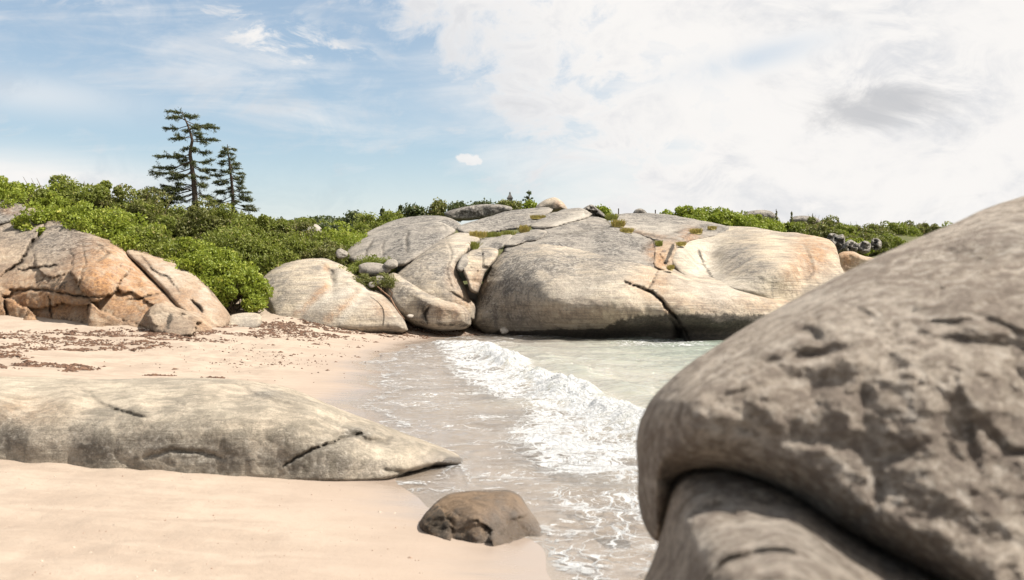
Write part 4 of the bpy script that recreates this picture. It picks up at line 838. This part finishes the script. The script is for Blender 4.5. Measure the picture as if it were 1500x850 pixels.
pine('short_pine', 'shorter sparse conical pine standing right of the tall wind-swept one', (341, 330), (334, 212), 40.5, lim, .075, 6, [(341, 305), (337, 260)])

# trees and shrubs on the ridge behind
def small_tree(u, vbase, vtop, d, wpx, mat, label, seed, conifer=False, name='ridge_tree', n=2600, group='trees and shrubs along the ridge', sparse=False, cat='tree'):
    r_ = np.random.default_rng(seed); s = d/F; x = (u-CU)*s; zb = H-(vbase-CV)*s; zt = H-(vtop-CV)*s; hh = zt-zb; w_ = wpx*s/2
    root = empty(name, (x, d, zb)); tag(root, label, cat, group)
    K = 6; q = np.linspace(0, 1, K); pts = np.stack([x+np.cumsum(r_.normal(size=K))*.04*hh*.3, np.full(K, d), zb-.3+(hh*.95+.3)*q], -1)
    V, Fc = tube(pts, (.035*hh)*(1-q)**.7+.02, 6); A = Acc(); A.add(V, Fc)
    C_ = []
    nb = 26 if conifer else 18
    for k in range(nb):
        f = r_.uniform(.12, 1.0); th = r_.uniform(0, 2*math.pi)
        L_ = w_*(1.05-f)*r_.uniform(.6, 1.15) if conifer else w_*r_.uniform(.4, 1)*math.sqrt(max(.05, 1-(2*f-1.05)**2))
        p0 = np.array([np.interp(f*.9, q, pts[:, k2]) for k2 in range(3)]); tip = p0+np.array([math.cos(th)*L_, math.sin(th)*L_, (-.08 if conifer else .35)*L_])
        V, Fc = tube([p0, tip], [.012*hh, .004*hh], 4); A.add(V, Fc)
        m_ = int(n/nb*(.4+L_/w_)); a = r_.uniform(.1, 1.05, m_)[:, None]
        sp = (.05 if sparse else (.10 if conifer else .24))*w_*2
        C_.append(p0+(tip-p0)*a+r_.normal(size=(m_, 3))*np.array([sp, sp, sp*.45 if conifer else sp*.7])*.5)
    V, Fc = A.get(); mesh_obj('trunk', V, Fc, M_bark, (x, d, zb), root)
    V, Fc = leaves(np.vstack(C_), .0030*d*(0.8 if sparse else 1), r_, .6); mesh_obj('crown', V, Fc, mat, (x, d, zb), root, False)
    return root
for a in [
 (560, 325, 301, 75, 18, M_fwood, 'left one of two small conifers on the ridge left of the outcrop', 1, True, 'conifer'),
 (587, 322, 298, 85, 13, M_fwood, 'right, fainter one of two small conifers on the ridge left of the outcrop', 2, True, 'conifer'),
 (515, 345, 310, 75, 34, M_fwood, 'dark tree rising above the far wood, left of the two small conifers', 3, False, 'ridge_tree'),
 (492, 352, 325, 60, 34, M_rose, 'bright green round shrub on the far slope behind the whaleback rock', 4, False, 'ridge_shrub'),
 (540, 345, 317, 62, 46, M_shrub, 'broad green shrub below the left small conifer', 5, False, 'ridge_shrub'),
 (575, 340, 310, 62, 44, M_shrub, 'green shrub below the right small conifer', 6, False, 'ridge_shrub'),
 (608, 334, 302, 62, 40, M_fwood, 'dark green shrub on the ridge right of the two small conifers', 7, False, 'ridge_shrub'),
 (645, 326, 295, 62, 36, M_olive, 'brownish pine shrub on the ridge above the long grey rock back', 8, False, 'ridge_shrub'),
 (672, 318, 296, 62, 34, M_fwood, 'dark wind-flattened shrub above the dark ledge', 9, False, 'ridge_shrub'),
 (708, 312, 297, 60, 34, M_fwood, 'low shrub on the dark weathered ledge', 10, False, 'ridge_shrub'),
 (735, 312, 297, 58, 30, M_olive, 'olive shrub left of the foot of the stone beacon', 11, False, 'ridge_shrub'),
 (752, 314, 296, 58, 26, M_olive, 'olive shrub in front of the stone beacon', 12, False, 'ridge_shrub'),
 (776, 312, 296, 55, 24, M_rose, 'bright green bush left of the pale peaked summit stone', 13, False, 'ridge_shrub'),
 (882, 315, 304, 60, 22, M_rose, 'small green bush right of the jagged broken stones', 14, False, 'ridge_shrub')]:
    small_tree(a[0], a[1], a[2], a[3], a[4], a[5], a[6], a[7], a[8], a[9], 2600, cat='shrub' if 'shrub' in a[9] else 'tree')
small_tree(774, 305, 277, 55, 20, M_fwood, 'bare twiggy sapling sticking up above the bright green bush by the summit stone', 20, False, 'sapling', 260, sparse=True)
RS = [(1002, 306, 52, 1.05, .8, M_rose, 'dark-edged bright bush at the left end of the right-hand hedge'), (1035, 309, 53, 1.0, .7, M_rose, 'bright green bush, second from the left in the right-hand hedge'), (1070, 312, 54, 1.1, .7, M_rose, 'bright green bush right of centre in the hedge, below the far rock hump'),
      (1105, 318, 55, 1.1, .8, M_rose, 'last bright bush of the hedge under the far rock hump'), (1140, 320, 57, 1.2, .9, M_shrub, 'mid green bush between the two far rock humps'), (1092, 316, 62, 1.2, .8, M_shrub, 'darker bush behind the bright hedge'),
      (1178, 326, 60, 1.3, .9, M_olive, 'olive scrub below the darker far rock hump'), (1205, 318, 66, 1.1, 1.2, M_olive, 'taller olive scrub tree right of the darker far rock hump'), (1200, 334, 56, 1.1, .8, M_olive, 'brownish scrub above the rubble'),
      (1240, 328, 62, 1.2, .9, M_shrub, 'green scrub above the middle of the rubble'), (1262, 345, 55, 1.0, .6, M_olive, 'low brown scrub directly over the rubble stones'), (1272, 324, 66, 1.3, 1.0, M_olive, 'windblown scrub on the skyline above the right end of the rubble'),
      (1256, 350, 50, .45, .4, M_rose, 'single bright green bush among the rubble stones'), (1310, 326, 68, 1.3, .9, M_shrub, 'low scrub on the skyline nearing the large boulder'), (1345, 326, 70, 1.4, .8, M_olive, 'last scrub on the skyline before the large near boulder hides it'), (1290, 345, 58, 1.2, .8, M_shrub, 'scrub behind the rounded stone near the large boulder'), (1385, 332, 70, 1.6, .9, M_shrub, 'scrub mostly hidden behind the large near boulder')]
for k, (u, vt_, d, rx, rz, mt, lb) in enumerate(RS):
    shrub(u, vt_, d, rx*1.35, rz*1.45, mt, lb, 9500, 'shrub', size=.16, seed=100+k, group='bushes of the right thicket', stems=12, twig_up=5)
for k, (u, vtp, lb) in enumerate([(1137, 305, 'dead snag standing right beside the first far rock hump'), (1190, 312, 'thin dead snag above the darker far rock hump'), (1228, 318, 'thin grey snag left of the skyline scrub'), (1160, 308, 'faint bare sapling between the two far rock humps')]):
    small_tree(u, 330, vtp, 72, 10, M_olive, lb, 70+k, True, 'dead_snag', 150, 'dead snags above the right thicket', sparse=True)

# far wood along the skyline: one mass
r_ = np.random.default_rng(77); Cn = []
for k in range(420):
    u = r_.uniform(330, 640) if k < 220 else r_.uniform(640, 1700) if k < 330 else r_.uniform(-500, 330)
    d = r_.uniform(105, 135); x = (u-CU)/F*d; top = H+(405-(320+3*math.sin(u*.05)+r_.uniform(-2, 3)+(12 if u > 640 else 0)))/F*d
    g0 = float(gz(x, d))-1; hgt = max(1.0, top-g0); m_ = 260
    dv = r_.normal(size=(m_, 3)); dv /= np.linalg.norm(dv, axis=1)[:, None]
    Cn.append(np.array([x, d, top-hgt*.5])+dv*np.array([1.7, 1.7, hgt*.5])*r_.uniform(.7, 1, (m_, 1)))
V, Fc = leaves(np.vstack(Cn), .42, r_, .7); tag(mesh_obj('far_wood', V, Fc, M_fwood, (0, 120, 6), smooth_=False), 'distant dark wood along the skyline', 'wood', kind='stuff')

# grass tufts in the seams of the outcrop
def grass(u, v, d, wpx, hpx, mat, label, seed, n=500):
    r_ = np.random.default_rng(seed); s = d/F; c = Pw(u, v, d); n_ = n
    x0 = np.clip(r_.normal(size=n_)*.28, -.48, .48)*wpx*s; y0 = np.clip(r_.normal(size=n_)*.07, -.15, .15); ln = 1.25*hpx*s*r_.uniform(.4, 1.2, n_)
    b = c+np.stack([x0, y0, -0.06+0*x0], -1); lean = r_.normal(size=(n_, 2))*.35
    tip = b+np.stack([lean[:, 0]*ln, lean[:, 1]*ln, ln], -1); md = (b+tip)/2; md[:, 2] += ln*.1
    w_ = np.stack([r_.uniform(.010, .02, n_), 0*x0, 0*x0], -1)
    V = np.stack([b-w_, b+w_, md+w_*.8, tip, md-w_*.8], 1).reshape(-1, 3)
    Fl = [tuple(q) for q in np.arange(n_*5).reshape(-1, 5)]
    nr, nc = 5, 14; base_ = len(V); rx_, ry_ = wpx*s*.50, .16; mv = []      # matted base the blades grow from
    for i in range(nr):
        for j in range(nc):
            ph = (i+.3)/nr*math.pi/2; th = 2*math.pi*j/nc
            mv.append((c[0]+rx_*math.sin(ph)*math.cos(th), c[1]+ry_*math.sin(ph)*math.sin(th), c[2]-.12+.10*math.cos(ph)))
    for i in range(nr-1):
        for j in range(nc): Fl.append((base_+i*nc+j, base_+(i+1)*nc+j, base_+(i+1)*nc+(j+1) % nc, base_+i*nc+(j+1) % nc))
    Fl.append(tuple(base_+j for j in range(nc)))
    V = np.vstack([V, mv])
    tag(mesh_obj('grass_tuft', V, Fl, mat, c, smooth_=False), label, 'grass', 'grass tufts in the seams of the rocks')
mp = lambda u, v, o=-.5: float(massif(np.array([[u, v]]))[0])+o
for k, (u, v, wd, hp, mt, lb) in enumerate([
 (700, 343, 22, 7, M_grass, 'straw-yellow tuft at the top left of the cleft beside the tall sloping boulder'), (722, 343, 22, 6, M_moss, 'greenish tuft in the seam under the long low slab'), (745, 340, 20, 5, M_moss, 'green grass strip left of the golden tuft below the wedge slab'),
 (768, 336, 14, 8, M_grass, 'golden tuft at the left corner of the wedge slab'), (695, 360, 10, 8, M_moss, 'green tuft beside the small rounded block in the cleft'), (788, 316, 22, 4, M_grass, 'thin golden tuft in the seam left above the wedge slab'),
 (905, 328, 18, 8, M_grass, 'golden tuft at the left edge of the flat plateau'), (896, 318, 16, 7, M_moss, 'yellow-green tuft behind the jagged broken stones'), (918, 336, 18, 5, M_grass, 'dry tuft where the plateau meets the lichen slab'),
 (1020, 338, 16, 6, M_grass, 'rust-coloured tuft in the notch between plateau and shoulder'), (1043, 332, 12, 4, M_grass, 'small straw tuft at the end of the plateau near the bright hedge'), (965, 356, 8, 6, M_moss, 'green tuft above the rust-orange block'),
 (982, 390, 8, 5, M_grass, 'orange tuft at the foot of the rust-orange block'), (998, 355, 12, 4, M_grass, 'dry tuft in the crack in front of the polished chute')]):
    grass(u, v+2, mp(u, v+2, -.15), wd, hp, mt, lb, 40+k, 260)
grass(403, 457, G(403, 457), 10, 5, M_moss, 'green grass tuft on the sand left of the whaleback rock', 66, 120)
grass(98, 323, float(dr(np.array([[98, 323]]))[0]), 10, 4, M_grass, 'brown tuft on top of the rusty outcrop', 67, 160)

# driftwood branch leaning in the gap
pts = [Pw(553, 420, 31.6), Pw(562, 428, 31.3), Pw(572, 436, 31.0), Pw(578, 448, 30.6), Pw(586, 460, 30.3), Pw(593, 468, 30.1)]
V, Fc = tube(pts, [.02, .022, .025, .022, .02, .012], 6)
A = Acc(); A.add(V, Fc); V, Fc = tube([pts[2], Pw(575, 430, 30.9), Pw(570, 424, 30.8)], [.016, .012, .006], 5); A.add(V, Fc)
V, Fc = A.get(); tag(mesh_obj('driftwood_branch', V, Fc, M_drift, pts[-1]), 'thin brown driftwood branch lying down the right end of the whaleback rock', 'driftwood')

# stone beacon on the ridge
def frustum(x, y, z0, z1, w0, w1, n=4, rot=math.pi/4):
    V = []; 
    for z, w_ in ((z0, w0), (z1, w1)):
        for k in range(n): a = rot+2*math.pi*k/n; V.append((x+w_*math.cos(a), y+w_*math.sin(a), z))
    Fc = [tuple(range(n))[::-1], tuple(range(n, 2*n))]+[(k, (k+1) % n, n+(k+1) % n, n+k) for k in range(n)]
    return V, Fc
d = 90; s = d/F; x = (747-CU)*s; zz = lambda v: H-(v-CV)*s
root = empty('stone_beacon', (x, d, zz(306))); tag(root, 'dark stone beacon with a pointed cap on the ridge left of the bare sapling', 'beacon')
V, Fc = frustum(x, d, zz(310), zz(291), 6.2*s, 5.2*s); mesh_obj('tower', V, Fc, M_stone, (x, d, zz(306)), root, False)
V, Fc = frustum(x, d, zz(291)-.01, zz(290), 6.4*s, 6.4*s); mesh_obj('cornice', V, Fc, M_stone, (x, d, zz(291)), root, False)
V, Fc = frustum(x, d, zz(290), zz(284), 5.6*s, 1.3*s); mesh_obj('cap', V, Fc, M_stone, (x, d, zz(290)), root, False)
V, Fc = frustum(x, d, zz(284), zz(281.5), 1.5*s, 1.0*s, 8); mesh_obj('finial', V, Fc, M_stone, (x, d, zz(284)), root, False)
for k, (u, va, vb_, lb) in enumerate([(906, 306, 316, 'shorter thin post on the skyline left of the small dark boulder'), (960, 308, 318, 'thin post on the skyline right of the small dark boulder')]):
    V, Fc = tube([Pw(u, vb_+4, 52), Pw(u, va, 52)], [.035, .03], 6); V2, F2 = tube([Pw(u, va, 52), Pw(u, va-.6, 52)], [.045, .01], 6)
    A = Acc(); A.add(V, Fc); A.add(V2, F2); V, Fc = A.get()
    tag(mesh_obj('post', V, Fc, M_bark, Pw(u, vb_+4, 52)), lb, 'post', 'posts on the plateau')

# ------------------------------------------------------------------ seaweed wrack, shells
r_ = np.random.default_rng(12)
def on_ground(x, y): return ground_z(x, y)
def flakes(x, y, size, r_, lift=.012, elong=2.2, bumpy=.4):
    n = len(x); K = 7; th = np.linspace(0, 2*math.pi, K, endpoint=False)[None]+r_.uniform(0, 6, (n, 1)); rad = r_.uniform(.45, 1.15, (n, K))*size[:, None]
    el = r_.uniform(1, elong, (n, 1)); rot = r_.normal(size=(n, 1))*.5
    lx = rad*np.cos(th)*el; ly = rad*np.sin(th)/np.sqrt(el); c, q = np.cos(rot), np.sin(rot)
    X = x[:, None]+lx*c-ly*q; Y = y[:, None]+lx*q+ly*c
    Zg = on_ground(x, y)[:, None]; Z = Zg-.004+r_.uniform(0, 1, (n, K))*size[:, None]*bumpy*.4
    cx = np.stack([x, y, Zg[:, 0]+lift+size*bumpy], -1)[:, None]
    R = np.concatenate([np.stack([X, Y, Z], -1), cx], 1); V = R.reshape(-1, 3)
    b = (np.arange(n)*(K+1))[:, None, None]; k = np.arange(K); T = np.stack([k, (k+1) % K, np.full(K, K)], -1)[None]
    return V, (b+T).reshape(-1, 3)
# wrack lines: photo rows where the weed lies
X = []; Y = []; S = []
def wrack(poly_uv, n, wsp, sz, dens=1.0):
    P_ = np.array([( (u-CU)/F*G(u, v), G(u, v)) for u, v in poly_uv]); L_ = np.r_[0, np.cumsum(np.linalg.norm(np.diff(P_, axis=0), axis=1))]
    n = int(n*1.7); t_ = r_.uniform(0, L_[-1], n); x = np.interp(t_, L_, P_[:, 0])+r_.normal(size=n)*wsp; y = np.interp(t_, L_, P_[:, 1])+r_.normal(size=n)*wsp
    m_ = fbm(np.stack([x*.9, y*1.6, 0*x], -1), 3, 88) > .12-.3*dens
    X.append(x[m_]); Y.append(y[m_]); S.append(r_.gamma(1.6, sz/2.4, m_.sum()))
wrack([(-150, 500), (0, 492), (120, 492), (250, 488), (330, 484), (420, 478), (500, 476), (580, 478)], 2600, .55, .05, 1.0)
wrack([(-150, 512), (0, 508), (150, 502), (260, 496), (360, 490), (460, 486), (600, 482), (680, 480)], 3000, .8, .045, .9)
wrack([(-100, 528), (20, 522), (120, 512), (220, 505)], 900, .45, .055, .7)
wrack([(0, 540), (80, 538), (140, 534)], 300, .3, .055, .6)
wrack([(90, 545), (120, 543), (145, 541)], 60, .08, .06, 2); wrack([(215, 549), (255, 549)], 40, .07, .05, 2); wrack([(310, 553), (325, 554)], 25, .05, .05, 2)
wrack([(300, 520), (420, 505), (520, 500), (600, 490)], 500, 1.3, .03, .6)
wrack([(320, 545), (400, 535), (450, 520)], 130, .9, .025, .8)
wrack([(200, 485), (330, 480), (430, 474), (520, 472), (600, 470), (700, 476)], 1400, .35, .045, .8)
wrack([(645, 491), (665, 492)], 40, .10, .05, 3); wrack([(690, 492), (700, 492)], 25, .08, .05, 3); wrack([(700, 483), (725, 486)], 120, .25, .04, 3)
x = np.concatenate(X); y = np.concatenate(Y); S_ = np.concatenate(S)
ok = (shore_s(x, y) > .15); V, Fc = flakes(x[ok], y[ok], np.clip(S_[ok]*.8, .010, .12), r_)
tag(mesh_obj('seaweed', V, Fc, M_weed, (-8, 24, .5), smooth_=False), 'dry reddish brown seaweed strewn over the upper beach', 'seaweed', kind='stuff')
n = 260; u = r_.uniform(-50, 620, n); v = r_.uniform(690, 860, n); dd = np.array([G(a, b) for a, b in zip(u, v)])
V, Fc = flakes((u-CU)/F*dd, dd, r_.gamma(2, .0022, n)+.002, r_, .004, 1.6, .5)
tag(mesh_obj('shell_fragments', V, Fc, M_shell, (-2, 7, .1), smooth_=False), 'tiny shell and weed fragments scattered on the near sand', 'shells', kind='stuff')
print('faces', sum(len(o.data.polygons) for o in scene.objects if o.type == 'MESH'))
